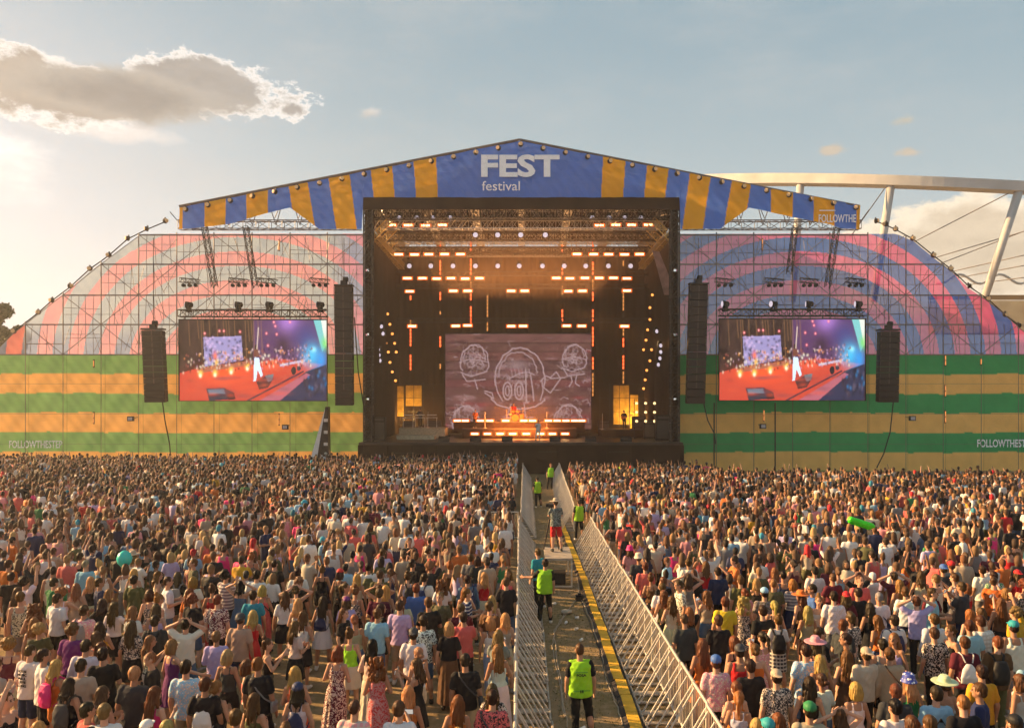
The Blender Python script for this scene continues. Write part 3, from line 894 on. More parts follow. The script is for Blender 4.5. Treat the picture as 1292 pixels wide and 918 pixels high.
TOPS = ['white'] * 12 + ['black'] * 7 + ['charcoal'] * 2 + ['cream'] * 2 + ['lilac', 'light blue', 'orange', 'coral'] + ['grey'] * 2 + ['cream', 'beige', 'beige', 'navy', 'navy', 'light blue', 'lilac', 'maroon', 'red', 'coral', 'pink', 'pink', 'olive', 'brown', 'denim', 'green', 'mustard', 'orange', 'white', 'white', 'black', 'black', 'white:d', 'grey:s', 'navy:f', 'cream:d', 'light blue:f', 'coral:f', 'charcoal:f', 'pink:f', 'olive:c', 'navy:s']
def rand_spec(r):
    sex = r.choice('mmmff')
    if sex == 'm':
        return sex, r.choice(['short', 'short', 'short', 'quiff', 'buzz', 'curly']), r.choice(['dark', 'brown', 'brown', 'black', 'light', 'auburn']), \
            r.choice(['tee'] * 7 + ['tank', 'shirt']), r.choice(TOPS), r.choice(['shorts', 'shorts', 'trousers']), r.choice(['black', 'black', 'denim', 'beige', 'navy', 'grey', 'olive'])
    return sex, r.choice(['long', 'long', 'long', 'verylong', 'bob', 'bob', 'bun', 'ponytail', 'longcurly', 'lowbun', 'curly']), r.choice(['dark', 'brown', 'brown', 'light', 'blond', 'blond', 'auburn', 'ginger']), \
        r.choice(['tank', 'tank', 'tank', 'tee', 'tee', 'dress', 'strapless', 'longdress']), r.choice(TOPS), r.choice(['shorts', 'shorts', 'skirt', 'trousers']), r.choice(['black', 'black', 'denim', 'denim', 'cream', 'navy'])
GAPS = [(0, 800, 30, 868), (250, 790, 330, 845), (325, 740, 372, 900), (150, 800, 190, 830), (385, 800, 412, 900), (590, 790, 622, 850), (0, 775, 20, 805), (395, 770, 430, 800)]
def in_gap(x, y):
    px = CX + F * x / y; pf = CY + F * CAMH / y
    return any(a < px < c and b + 25 < pf < d + 45 for a, b, c, d in GAPS)
def in_view(x, y, m=30): return abs(F * x / y) < 646 + m + 14
def in_aisle(x, y): return (BAR_L - .35 if y < 66 else -1) < x < BAR_R + .35
r2 = random.Random(21); FAR = []
n_ind = 300; fill = []
tries = 0
while tries < 9000:
    tries += 1
    y = math.sqrt(r2.uniform(10.2 ** 2, 25.5 ** 2)); x = r2.uniform(-.70, .67) * y
    if not in_view(x, y) or in_aisle(x, y) or in_gap(x, y): continue
    rr = .78 if y < 17 else .62
    if not free(x, y, rr): continue
    if y < 14 and r2.random() < .6: continue
    fill.append((x, y)); occupied.append((x, y))
fill.sort(key=lambda p: p[1])
near = fill[:max(0, n_ind - len(PEOPLE) - 8)]
rest = fill[len(near):]
for x, y in near:
    sp = rand_spec(r2)
    po = r2.choice(['down'] * 5 + ['hold', 'hold', 'hold', 'onehold', 'onehold', 'hip', 'down', 'down', 'phone', 'phone', 'head', 'oneup'])
    rz = r2.gauss(0, 22) if r2.random() < .85 else r2.uniform(-180, 180)
    make_person(x, y, 0, *sp, rz, po)
YN = near[-1][1] if near else 24

# --- the mass further on: one mesh
def lod_variant(sex, pose, hair, top, bottom, ratio, seed):
    s = body_solid(sex, pose, 'stand', True)
    s.merge(hair_solid(hair, seed), 1)
    g = garment(top, sex, pose); s.merge(g, 2)
    if bottom: s.merge(garment(bottom, sex, pose), 3)
    V, T = remesh(s, .022, 1, ratio)
    C = V[T].mean(1); best = np.full(len(C), 9.9); cls = np.zeros(len(C), int)
    for p0, p1, r0, r1, c in s.prims:
        p0 = np.array(p0, float); p1 = np.array(p1, float); d = p1 - p0; L2 = max((d * d).sum(), 1e-9)
        t = np.clip(((C - p0) @ d) / L2, 0, 1); q = C - (p0 + t[:, None] * d)
        rx = r0[0] + (r1[0] - r0[0]) * t; ry = r0[1] + (r1[1] - r0[1]) * t
        if abs(r0[0] - r0[1]) < 1e-6: m = np.sqrt((q ** 2).sum(1)) / rx
        else: m = np.sqrt((q[:, 0] / rx) ** 2 + (q[:, 1] / ry) ** 2 + (q[:, 2] / .03) ** 2)
        sd = (m - 1) * np.minimum(rx, ry) - (.004 if c else 0)
        k = sd < best; best[k] = sd[k]; cls[k] = c
    return V, T, cls
LODS = []
specs = [('m', 'down', 'short', 'tee', 'shorts'), ('m', 'hold', 'short', 'tee', 'shorts'), ('m', 'raised', 'quiff', 'tee', 'shorts'), ('m', 'phone', 'short', 'tee', 'trousers'), ('m', 'oneup', 'curly', 'tee', 'shorts'),
         ('m', 'down', 'buzz', 'tank', 'shorts'), ('f', 'down', 'long', 'tank', 'shorts'), ('f', 'hold', 'lowbun', 'tank', 'skirt'), ('f', 'raised', 'long', 'tee', 'shorts'), ('f', 'down', 'bun', 'dress', None),
         ('f', 'phone', 'long', 'tank', 'shorts'), ('f', 'down', 'bob', 'tee', 'skirt'), ('f', 'hip', 'bob', 'tank', 'trousers'), ('f', 'oneup', 'ponytail', 'tank', 'shorts')]
RAISED = [2, 4, 8, 13]
for i, sp in enumerate(specs):
    LODS.append((lod_variant(*sp, .15, i), lod_variant(*sp, .06, i)))
pts = [(x, y) for x, y in rest]
grid = {}
def okgrid(x, y, r):
    gx, gy = int(x // 1), int(y // 1)
    for i in (-1, 0, 1):
        for j in (-1, 0, 1):
            for a, b in grid.get((gx + i, gy + j), ()):
                if (a - x) ** 2 + (b - y) ** 2 < r * r: return False
    return True
for a, b in occupied: grid.setdefault((int(a // 1), int(b // 1)), []).append((a, b))
YF = 64.0
for k in range(60000):
    y = math.sqrt(r2.uniform(YN ** 2, YF ** 2)); x = r2.uniform(-.70, .67) * y
    if not in_view(x, y, 10) or in_aisle(x, y): continue
    if (x > 13 and y > 51.0) or (x > 3 and y > 56.0): continue
    if 34.2 < y < 35.2 and x < -.2 and x > -4.2: continue
    rr = (.60 if y < 30 else (.52 if y < 45 else .47)) * (1 + .95 * max(0, math.sin(x * .55 + 2 * math.sin(y * .31)) * math.sin(y * .43 + 1.7 * math.sin(x * .23)) - .25)) * r2.uniform(.88, 1.15)
    if not okgrid(x, y, rr): continue
    grid.setdefault((int(x // 1), int(y // 1)), []).append((x, y)); pts.append((x, y))
VV = []; TT = []; CC = []; base = 0
rn = np.random.RandomState(5)
hcs = [HAIRC[k] for k in ('dark', 'brown', 'brown', 'black', 'light', 'dark', 'auburn', 'dark')]
fcs = [HAIRC[k] for k in ('dark', 'brown', 'brown', 'light', 'blond', 'brown', 'auburn', 'dark')]
tcs = [CLOTHC[t.split(':')[0]] for t in TOPS] + [CLOTHC['hot pink']]
bcs = [CLOTHC[k] for k in ('black', 'black', 'denim', 'grey', 'navy', 'beige', 'olive')]
sks = [(.42, .22, .14), (.36, .19, .11), (.46, .25, .17), (.30, .15, .09)]
for x, y in pts:
    vi = rn.randint(len(specs))
    if vi in RAISED and rn.rand() > (.10 if y < 50 else .6): vi = rn.choice([0, 1, 6, 7, 11])
    V, T, cls = LODS[vi][0 if y < 34 else 1]
    a = rn.normal(0, .35) if rn.rand() < .88 else rn.uniform(-3.1, 3.1)
    s = (1.0 if specs[vi][0] == 'm' else .94) * rn.uniform(.92, 1.07)
    c, sn = math.cos(a) * s, math.sin(a) * s
    W = np.empty_like(V); W[:, 0] = V[:, 0] * c - V[:, 1] * sn + x; W[:, 1] = V[:, 0] * sn + V[:, 1] * c + y; W[:, 2] = V[:, 2] * s
    hcol = (hcs if specs[vi][0] == 'm' else fcs)[rn.randint(8)]
    if rn.rand() < .06: hcol = [(.6, .55, .45), (.55, .02, .03), (.02, .02, .02), (.6, .6, .6), (.05, .3, .4)][rn.randint(5)]
    if y > 40 and rn.rand() < .45: hcol = HAIRC['dark']  # more dark hair far off, standing in for shade there
    far_shade = 1.0 if y < 40 else (.8 if rn.rand() < .7 else 1.0)  # far tops darkened in colour for the shade near the stage
    pal = np.array([sks[rn.randint(4)], np.array(hcol) * rn.uniform(.7, 1.3), np.array(tcs[rn.randint(len(tcs))] if (y < 40 or rn.rand() < .65) else CLOTHC[('black', 'charcoal', 'navy', 'brown', 'grey')[rn.randint(5)]]) * rn.uniform(.8, 1.1) * far_shade, bcs[rn.randint(len(bcs))]])
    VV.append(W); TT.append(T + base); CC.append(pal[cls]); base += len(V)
VV = np.concatenate(VV); TT = np.concatenate(TT); CC = np.concatenate(CC)
print('crowd', len(pts), 'tris', len(TT))
mc, t, b = mat_base('crowd_clothing_skin_hair')
a = t.n('ShaderNodeVertexColor', layer_name='Col').outputs[0]
co = t.n('ShaderNodeTexCoord').outputs['Object']
n1 = t.n('ShaderNodeTexNoise', i_Vector=co, i_Scale=14.0, i_Detail=3.0).outputs[0]
t.link(t.mix(.5, a, t.mix(n1, (.4, .4, .4), (1, 1, 1)), 'MULTIPLY'), b.inputs['Base Color']); b.inputs['Roughness'].default_value = .7
b.inputs['Specular IOR Level'].default_value = .3
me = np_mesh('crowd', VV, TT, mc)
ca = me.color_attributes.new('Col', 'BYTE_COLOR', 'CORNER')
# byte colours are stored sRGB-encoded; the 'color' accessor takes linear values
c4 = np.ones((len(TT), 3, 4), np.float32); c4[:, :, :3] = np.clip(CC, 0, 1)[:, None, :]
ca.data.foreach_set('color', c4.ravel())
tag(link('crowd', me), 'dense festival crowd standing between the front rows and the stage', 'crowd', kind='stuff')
del VV, TT, CC, c4
# ------------------------------------------------------------------ helpers for the stage
def lattice(b, a, c, size=.5, pitch=.6, r=.03, rb=.018, up=(0, 0, 1), n=4, mi=0):
    a = Vector(a); c = Vector(c); d = c - a; L = d.length; d = d / L
    u = Vector(up); u = (u - d * u.dot(d)).normalized(); w = d.cross(u)
    h = size / 2; cr = [u * h + w * h, u * h - w * h, -u * h - w * h, -u * h + w * h]
    for q in cr: b.tube(a + q, c + q, r, n, mi=mi)
    k = max(1, int(round(L / pitch)))
    for i in range(k):
        p = a + d * (L * i / k); q = a + d * (L * (i + 1) / k)
        for j in range(4):
            s0, s1 = cr[j], cr[(j + 1) % 4]
            if i % 2: s0, s1 = s1, s0
            b.tube(p + s0, q + s1, rb, 3, mi=mi)
            b.tube(p + cr[j], p + cr[(j + 1) % 4], rb, 3, mi=mi)
    return b
def label_row(objs, fmt):
    for i, o in enumerate(objs): o['label'] = fmt.format(ordinal(i))
def wr(V, amp, f=.35, s=0.):
    return amp * (np.sin(V[..., 0] * f * 2.1 + V[..., 1] * f * 1.3 + s) + .6 * np.sin(V[..., 0] * f * 5.3 - V[..., 1] * f * 3.7 + 2 * s) + .35 * np.sin(V[..., 0] * f * 11 + V[..., 1] * f * 9 + s * 3))
def cloth_panel(name, pxs, ztop, zbot, nu, nv, Y, colf, material, parent, amp=.05, seed=0., thick=0):
    """pxs=(left,right) photo columns; ztop/zbot functions of column giving photo rows"""
    u = np.linspace(pxs[0], pxs[1], nu); t = np.linspace(0, 1, nv)
    top = np.array([ztop(a) for a in u]); bot = np.array([zbot(a) for a in u])
    PX = np.repeat(u[:, None], nv, 1); PY = top[:, None] + (bot - top)[:, None] * t[None, :]
    X = (PX - CX) * Y / F; Z = CAMH - (PY - CY) * Y / F
    D = wr(np.stack([X, Z], -1), amp, .6, seed)
    V = np.stack([X, Y + D, Z], -1).reshape(-1, 3)
    C = colf(PX, PY).reshape(-1, 3)
    me = np_mesh(name, V, grid_faces(nu, nv), material, True, C)
    return link(name, me, parent)
def interp(pts): 
    xs = [p[0] for p in pts]; ys = [p[1] for p in pts]
    return lambda a: float(np.interp(a, xs, ys))

M['canopy'] = mat_vcol('canopy_fabric', .8, transl=.2, nz=.25, crease=.18)
M['banner'] = mat_vcol('banner_fabric', .8, transl=.42, nz=.4, crease=.16)
M['gauze'] = mat_vcol('banner_gauze', .8, transl=.55, transp=.26, nz=.2); M['gauze_dense'] = mat_vcol('banner_gauze_dense', .8, transl=.4, transp=.18, nz=.25, crease=.1)  # one fabric in two copies; the left lets more light through for sun glare
M['screen'] = mat_vcol('led_screen', .4, emit=.46)
M['screen_dim'] = mat_vcol('led_wall', .4, emit=.36)

BLUE = np.array(srgb(92, 132, 218)); ORA = np.array(srgb(240, 172, 50))
# ------------------------------------------------------------------ canopy
canopy = empty('stage_canopy', P(655, 250, 65.6))
tag(canopy, 'gabled blue and orange striped fabric canopy reading FEST festival above the stage opening', 'canopy')
def part_at(o, root):      # keep world place under a moved root
    o.parent = root; o.matrix_parent_inverse = Matrix.Translation(root.location).inverted(); return o
YC = 65.6
edges = [759, 787, 814, 841, 868, 895, 922, 947, 973, 1000, 1026, 1053, 1081, 1100]
def canopy_col(PX, PY):
    d = np.abs(PX - 655.5) + 655.5
    slant = np.clip((PY - 235) / 55., -1, 1.2) * np.clip((d - 700) / 200, 0, 1) * 9 * (d < 960)
    q = d + slant
    k = np.zeros(PX.shape, int)
    for e in edges: k += (q > e)
    m = (k % 2 == 1)
    return np.where(m[..., None], ORA, BLUE)
top = interp([(226, 262), (655.5, 178), (1085, 259)])
bot = interp([(226, 289), (250, 287), (289, 283), (314, 275), (337, 269), (366, 262), (403, 289), (457, 289), (457.5, 249), (857.5, 249), (858, 289), (908, 289), (945, 262), (974, 268), (997, 273), (1022, 278), (1050, 284), (1061, 288), (1085, 289)])
part_at(cloth_panel('fabric', (226, 1085), top, bot, 900, 26, YC, canopy_col, M['canopy'], None, .055, 1.), canopy)
def put_text(s, px, py, Y, hpx, wpx, material, parent, name='lettering', offset=0.0, extrude=.006):
    """left/bottom of the word at px,py ; cap height hpx, width wpx in photo pixels at distance Y"""
    me = text_mesh(name, s, 1.0, material, offset, extrude=extrude)
    n = len(me.vertices); co = np.empty(n * 3, np.float32); me.vertices.foreach_get('co', co); co = co.reshape(-1, 3)
    mn = co.min(0); mx = co.max(0)
    if 'p' in s or 'g' in s: pass
    x, z = XZ(px, py, Y)
    co[:, 0] = (co[:, 0] - mn[0]) / (mx[0] - mn[0]) * wpx * Y / F + x
    co[:, 2] = (co[:, 2] - mn[2]) / (mx[2] - mn[2]) * hpx * Y / F + z
    co[:, 1] = co[:, 1] + Y
    me.vertices.foreach_set('co', co.ravel()); me.update()
    o = link(name, me); part_at(o, parent); return o
put_text('FEST', 607, 223.5, YC - .14, 28.5, 99, M['lettering'], canopy, offset=.035)
put_text('festival', 608, 240.5, YC - .14, 12, 48, M['lettering'], canopy, offset=.004)
put_text('FOLLOWTHE', 1033, 280.5, YC - .14, 10, 47, M['lettering'], canopy, offset=.012)
b = MB(); b.box(P(1044, 265.5, YC - .14), (20 * .0656, .01, .08)); part_at(b.build('lettering', M['lettering']), canopy)
# edge pipe and lattice carrying the fabric
b = MB()
for s_ in (-1, 1):
    e = P(655.5 + s_ * 429.5, 260, YC + .12); pk = P(655.5, 176, YC + .12)
    b.tube(e, pk, .09, 6); lattice(b, e + Vector((0, .7, -.45)), pk + Vector((0, .7, -.45)), .8, 1.3, .05, .03)
    x0 = 655.5 + s_ * 429; lattice(b, P(x0, 284, YC + 1.2), P(655.5 + s_ * 200, 284, YC + 1.2), .7, 1.1, .05, .03)
    for k in range(8):
        xx = 655.5 + s_ * (205 + k * 30); yy = top(xx)
        b.tube(P(xx, yy + 4, YC + .8), P(xx + s_ * 12, 284, YC + 1.2), .04, 4); b.tube(P(xx + s_ * 26, yy + 8, YC + .8), P(xx + s_ * 12, 284, YC + 1.2), .04, 4)
        b.tube(P(xx, yy + 8, YC + .9), P(xx + s_ * 14, 275, YC + 3.2), .04, 4)
part_at(b.build('canopy_truss', M['tube']), canopy)
# roof skin over the stage
b = MB()
zf, zb = XZ(0, 249, YC)[1], 23.0
xl, xr = -13.15, 13.1
b.poly([(xl, YC + .3, zf), (xl, 84, zb - .3), (0, 84, zb + 3.6), (0, YC + .3, zf + 4.2)])
b.poly([(0, YC + .3, zf + 4.2), (0, 84, zb + 3.6), (xr, 84, zb - .3), (xr, YC + .3, zf)])
part_at(b.build('roof_skin', M['blackcloth']), canopy)
b = MB(); b.box((0, YC + .25, zf - .45), (xr - xl, .12, 1.0)); part_at(b.build('valance', M['blackcloth']), canopy)

# lamps along the canopy edge
def edge_lamp():
    r = empty('edge_lamp')
    b = MB(); b.lathe((0, 0, 0), [(.05, -.16), (.16, -.12), (.22, .08), (.2, .12)], 10, 'y'); b.box((0, .08, .18), (.09, .09, .2)); b.build('lamp_body', M['darktube'], r)
    b = MB(); b.lathe((0, -.02, 0), [(.02, -.165), (.15, -.16), (.16, -.13)], 10, 'y'); b.build('lens', M['lampglass'], r)
    return r
M['lampglass'] = mat('warm_lamp_glass', (.75, .5, .25), .25)
el = edge_lamp(); objs = []
for i in range(31):
    px = 234 + i * (1080 - 234) / 30.
    o = el if i == 0 else copy_tree(el)
    o.location = P(px, top(px) + 3.5, YC - .35); o.rotation_euler = (0, 0, R(rnd.uniform(-35, 35)))
    tag(o, None, 'lamp', 'small round lamps along the canopy edge'); objs.append(o)
label_row(objs, 'small round lamp on the canopy top edge, {} from the left end')

# ------------------------------------------------------------------ stage box
stg = empty('stage_platform', (0, 74, 0)); tag(stg, 'raised black stage deck with dark skirted front below the big opening', 'stage')
DZ = 2.6
b = MB(); b.box((-.05, 74.3, DZ - .1), (26.6, 18.6, .2)); part_at(b.build('deck', M['stagefloor'] if 'stagefloor' in M else M.setdefault('stagefloor', mat('stage_floor', (.07, .045, .03), .4, noise=.4, nscale=1.5))), stg)
b = MB(); b.box((-.05, 65.2, 1.2), (26.8, .2, 2.38)); 
for i in range(14): b.box((-13 + i * 2, 65.06, 1.2), (.05, .08, 2.3))
part_at(b.build('skirt', M['blackcloth']), stg)
b = MB()
for x in (-9.5, -1.5, 2.2, 8): b.box((x, 64.98, 1.75 + .1 * (x > 0)), (1.6, .04, .05))
b.box((-.05, 64.98, DZ - .06), (26.6, .06, .1)); part_at(b.build('edge_trim', M['darktube']), stg)
def drape(name, label, pts, amp=.06):
    """pts: (x,y) polyline footprint, z0, z1"""
    (line, z0, z1) = pts
    vs = []; n = 0
    L = [Vector(p) for p in line]; tot = sum((L[i + 1] - L[i]).length for i in range(len(L) - 1)); k = int(tot / .16)
    for i in range(k + 1):
        s = tot * i / k; j = 0
        while j < len(L) - 2 and s > (L[j + 1] - L[j]).length: s -= (L[j + 1] - L[j]).length; j += 1
        d = (L[j + 1] - L[j]).normalized(); p = L[j] + d * s; nn = Vector((-d.y, d.x))
        p = p + nn * amp * math.sin(i * 1.3) * (1 + .4 * math.sin(i * .31))
        for z in (z0, z0 + (z1 - z0) * .33, z0 + (z1 - z0) * .66, z1): vs.append((p.x, p.y, z))
    o = link(name, np_mesh(name, np.array(vs), grid_faces(k + 1, 4), M['blackcloth']))
    tag(o, label, 'curtain'); return o
drape('side_curtain', 'black curtain lining the left side of the stage', ([(-12.75, 66.4), (-12.75, 82.6)], DZ, 20.6))
drape('side_curtain', 'black curtain lining the right side of the stage', ([(12.75, 66.4), (12.75, 82.6)], DZ, 20.6))
drape('back_curtain', 'tall black curtain closing the back of the stage above the screen', ([(-13, 83), (13, 83)], 7.7, 21.9))
b = MB(); b._add([(-13.1, 83.6, 22.9), (13.1, 83.6, 22.9), (0, 83.6, 26.6)], [(0, 1, 2)]); b.box((-13.0, 75, 21.9), (.1, 17, 1.5)); b.box((12.95, 75, 21.9), (.1, 17, 1.5)); part_at(b.build('gable_cloth', M['blackcloth']), canopy)
# low back wall with dark grid and yellow flats
b = MB(); b.box((0, 83.4, 5.2), (26, .1, 5.3)); o = b.build('back_wall', M['blackcloth']); tag(o, 'low dark wall behind the stage under the black curtain', 'wall')
b = MB()
for i in range(27): b.tube((-13 + i, 80.9, DZ), (-13 + i, 80.9, 7.9), .035, 4)
for z in (3.6, 4.9, 6.3, 7.7): b.tube((-13, 80.9, z), (13, 80.9, z), .035, 4)
o = b.build('railing', M['darktube']); tag(o, 'tall dark grid railing across the rear of the stage', 'railing')
def flat(px0, px1, py0, py1, Y, label):
    x0, z1 = XZ(px0, py0, Y); x1, z0 = XZ(px1, py1, Y)
    z0 = max(z0, DZ)
    r = empty('backdrop_flat', ((x0 + x1) / 2, Y, z0))
    b = MB(); b.box((0, 0, (z1 - z0) / 2), (x1 - x0, .06, z1 - z0)); b.build('panel', M['yellowlit'], r)
    b = MB(); b.tube((-.4 * (x1 - x0), .1, 0), (-.4 * (x1 - x0), .1, z1 - z0 - .2), .04); b.tube((.4 * (x1 - x0), .1, 0), (.4 * (x1 - x0), .1, z1 - z0 - .2), .04); b.build('frame', M['darktube'], r)
    tag(r, label, 'stage flat')
M['yellowlit'] = M['yellowwall']
flat(501, 510, 487, 525, 81.5, 'narrow yellow flat at the far left of the stage back')
flat(512, 532, 486, 512, 81.8, 'wide yellow flat high at the left of the stage back')
flat(774, 794, 486, 535, 81.6, 'tall yellow flat behind the guitarist')
flat(795, 805, 498, 545, 81.3, 'narrow yellow flat right of the guitarist')
# side towers
for s_, nm in ((-1, 'left'), (1, 'right')):
    r = empty('stage_tower', (s_ * 12.78, 66.2, 0)); tag(r, f'black lattice tower at the {nm} edge of the stage opening', 'tower')
    b = MB(); lattice(b, (0, 0, 0), (0, 0, 23), .7, .7, .06, .035, up=(0, 1, 0)); b.build('mast', M['darktube'], r)
    b = MB()
    for k in range(4): b.box((0, .5 + k * .02, 3.5 + k * 5.4), (.74, .05, 5.2))
    b.build('cloth_cover', M['blackcloth'], r)
    b = MB(); b.box((0, 0, .15), (1.6, 1.6, .3)); b.build('base', M['black'], r)
# roof trusses
def truss_obj(label, a, c, size=.6, pitch=.6, m='alu', **k):
    a = Vector(a); c = Vector(c)
    o = lattice(MB(), (0, 0, 0), c - a, size, pitch, **k).build('lighting_truss', M[m]); o.location = a
    tag(o, label, 'truss', 'aluminium trusses under the stage roof'); return o
tl = [(67.6, 22.0, .9, 'darktube'), (69.2, 21.4, .8, 'alu'), (70.8, 22.6, .8, 'alu'), (72.4, 21.0, .7, 'darktube'), (75, 21.3, .8, 'alu'), (77, 20.6, .6, 'darktube'), (79.5, 20.9, .8, 'alu'), (82, 22.2, .9, 'alu')]
for i, (y, z, s_, m) in enumerate(tl):
    truss_obj(f'cross truss under the stage roof, {ordinal(i)} from the front', (-12.8, y, z), (12.8, y, z), s_, .55, m, r=.05, rb=.03)
for i, x in enumerate((-12.3, -8.2, -4.1, 0, 4.1, 8.2, 12.3)):
    truss_obj(f'front-to-back roof truss, {ordinal(i)} from the left', (x, 67.5, 22.4 + (12.3 - abs(x)) * .08), (x, 82.5, 21.6), .6, .6, 'alu', r=.045, rb=.028)
# stiff bracket corners
for s_, nm in ((-1, 'left'), (1, 'right')):
    b = MB()
    for k in range(5): lattice(b, (s_ * 12.7, 67.5 + k * 3, 19.9), (s_ * 11.2, 68 + k * 3, 21.6), .5, .4, .03, .025)
    lattice(b, (s_ * 12.6, 67.5, 20.1), (s_ * 12.4, 82, 19.9), .6, .5, .04, .025)
    o = b.build('corner_bracing', M['brass']if 'brass' in M else M.setdefault('brass', mat('brass_tube', (.6, .42, .15), .4, .6)))
    tag(o, f'lattice bracing in the upper {nm} corner of the stage roof', 'bracing')

# ------------------------------------------------------------------ stage lights
def blinder():
    r = empty('light_bar')
    b = MB(); b.box((0, .1, 0), (1.12, .2, .42)); b.tube((-.45, .1, .2), (-.45, .1, .55), .025); b.tube((.45, .1, .2), (.45, .1, .55), .025); b.build('housing', M['black'], r)
    b = MB(); b.box((0, -.005, 0), (1.04, .02, .36)); b.build('rim', M['ambered'], r)  # halo of the lamp, built as a glowing border
    b = MB(); b.box((0, -.03, 0), (.74, .03, .15)); b.build('lens', M['amber'], r)
    return r
bl = blinder(); first = True
def put(proto, loc, group, cat, rot=0, sc=1.0):
    o = copy_tree(proto); o.location = loc; o.rotation_euler = (0, 0, R(rot)); o.scale = (sc, sc, sc); tag(o, None, cat, group); return o
rows = [(284, 72, [494, 515, 537, 558, 756, 777, 797, 818], 'top row just under the canopy'), (321, 76, [503, 523, 541, 561, 581, 728, 749, 768, 788, 807], 'second row down'),
        (351, 77.5, [514, 533, 551, 569, 587, 605, 702, 719, 738, 756, 774, 791], 'third row down'), (367, 79, [517, 572, 590, 645, 662, 717, 735, 791], 'fourth row down'),
        (411, 79, [520, 575, 590, 645, 660, 715, 734, 788], 'row just above the centre screen')]
for py, Y, xs, nm in rows:
    objs = [put(bl, P(x, py + rnd.uniform(-.5, .5), Y), f'amber light bars in the {nm}', 'stage light') for x in xs]
    label_row(objs, 'amber light bar, {} from the left in the ' + nm)
for py, Y, xs, nm in ((530.5, 73.8, [577, 587, 606, 618, 638, 661, 672, 692, 703, 714, 725, 734], 'upper floor row behind the singer'), (547, 71.7, [599, 615, 631, 647, 664, 682, 697, 713], 'lower floor row on the riser front')):
    objs = [put(bl, P(x, py, Y), f'amber light bars in the {nm}', 'stage light', sc=.82) for x in xs]
    label_row(objs, 'amber light bar, {} from the left in the ' + nm)
for ch in list(bl.children): bpy.data.objects.remove(ch)
bpy.data.objects.remove(bl)
def mhead():
    r = empty('moving_head_light')
    b = MB(); b.box((0, 0, .42), (.42, .34, .2)); b.build('base', M['black'], r)
    b = MB(); b.box((-.25, 0, .1), (.07, .2, .5)); b.box((.25, 0, .1), (.07, .2, .5)); b.build('yoke', M['black'], r)
    b = MB(); b.lathe((0, 0, 0), [(.08, .3), (.18, .24), (.22, 0), (.25, -.2), (.23, -.22)], 12, 'y'); h = b.build('head', M['black'], r)
    b = MB(); b.lathe((0, 0, 0), [(.02, -.28), (.15, -.265), (.225, -.225)], 12, 'y'); b.build('lens', M['whitelamp'], h)
    return r
mh = mhead()
objs = [put(mh, P(x, 336, 76), 'pale round spotlights in a row under the roof', 'stage light', rnd.uniform(-8, 8)) for x in [517, 544, 572, 600, 628, 655, 684, 712, 739, 767, 795]]
label_row(objs, 'pale round moving light, {} from the left in the row of eleven')
objs = [put(mh, P(x, 297, 71), 'pale spotlights near the roof centre', 'stage light') for x in [600, 628, 657, 688]]
label_row(objs, 'pale round spotlight near the roof centre, {} of four from the left')
objs = [put(mh, P(x, 276, 70), 'dark spotlights under the canopy', 'stage light') for x in [504, 526, 547, 568, 747, 768, 788, 808]]
label_row(objs, 'spotlight high under the canopy edge, {} of eight from the left')
for nm, ps in (('left', [(483, 412), (485, 421), (479, 441), (480, 448), (481, 455)]), ('right', [(827, 418), (832, 436), (832, 444), (831, 452), (829, 460)])):
    objs = [put(mh, P(x, y, 71 if nm == 'left' else 71), f'spotlights on the {nm} side curtain', 'stage light', 30 if nm == 'right' else -30, .8) for x, y in ps]
    label_row(objs, f'pale spotlight by the {nm} side curtain, ' + '{} from the top')
# strips
def strip(px, py0, py1, Y, m):
    x, z1 = XZ(px, py0, Y); _, z0 = XZ(px, py1, Y)
    r = empty('light_strip', (x, Y, z0))
    b = MB(); b.box((0, .05, (z1 - z0) / 2), (.2, .08, z1 - z0 + .1)); b.build('housing', M['black'], r)
    b = MB(); k = max(1, int((z1 - z0) / .35))
    for i in range(k): b.box((0, 0, (z1 - z0) * (i + .5) / k), (.13, .03, (z1 - z0) / k * .82))
    b.build('led_strip', M[m], r); return r
for nm, xs in (('far left', (518, [(372, 379, 1), (403, 411, 0), (414, 437, 1), (447, 467, 1)])), ('second from left', (555.5, [(304, 318, 1), (328, 347, 1), (368, 379, 1), (392, 397, 0), (424, 438, 1), (458, 466, 0)])),
               ('third from left', (594, [(304, 318, 1), (326, 347, 1), (355, 367, 0), (370, 379, 1), (386, 409, 1)])), ('beside the screen centre', (615, [(372, 400, 0), (405, 418, 0)])),
               ('third from right', (709.5, [(308, 320, 1), (335, 347, 1), (360, 372, 0), (390, 406, 1)])), ('second from right', (748, [(304, 318, 1), (330, 347, 1), (352, 366, 0), (368, 380, 1), (390, 406, 1), (412, 437, 1), (450, 466, 1), (470, 500, 0)])),
               ('far right', (786.5, [(312, 322, 0), (328, 336, 0), (362, 392, 0), (413, 424, 0), (426, 438, 1), (448, 466, 1), (468, 484, 0)]))):
    px, segs = xs; objs = []
    for a, c, hot in segs:
        o = strip(px, a, c, 79.6, 'redstrip' if hot else 'redglow'); tag(o, None, 'stage light', f'vertical light strips in the {nm} column'); objs.append(o)
    for i, o in enumerate(objs): o['label'] = f"vertical {'red' if segs[i][2] else 'dim amber'} light strip, {ordinal(i)} from the top of the {nm} column"
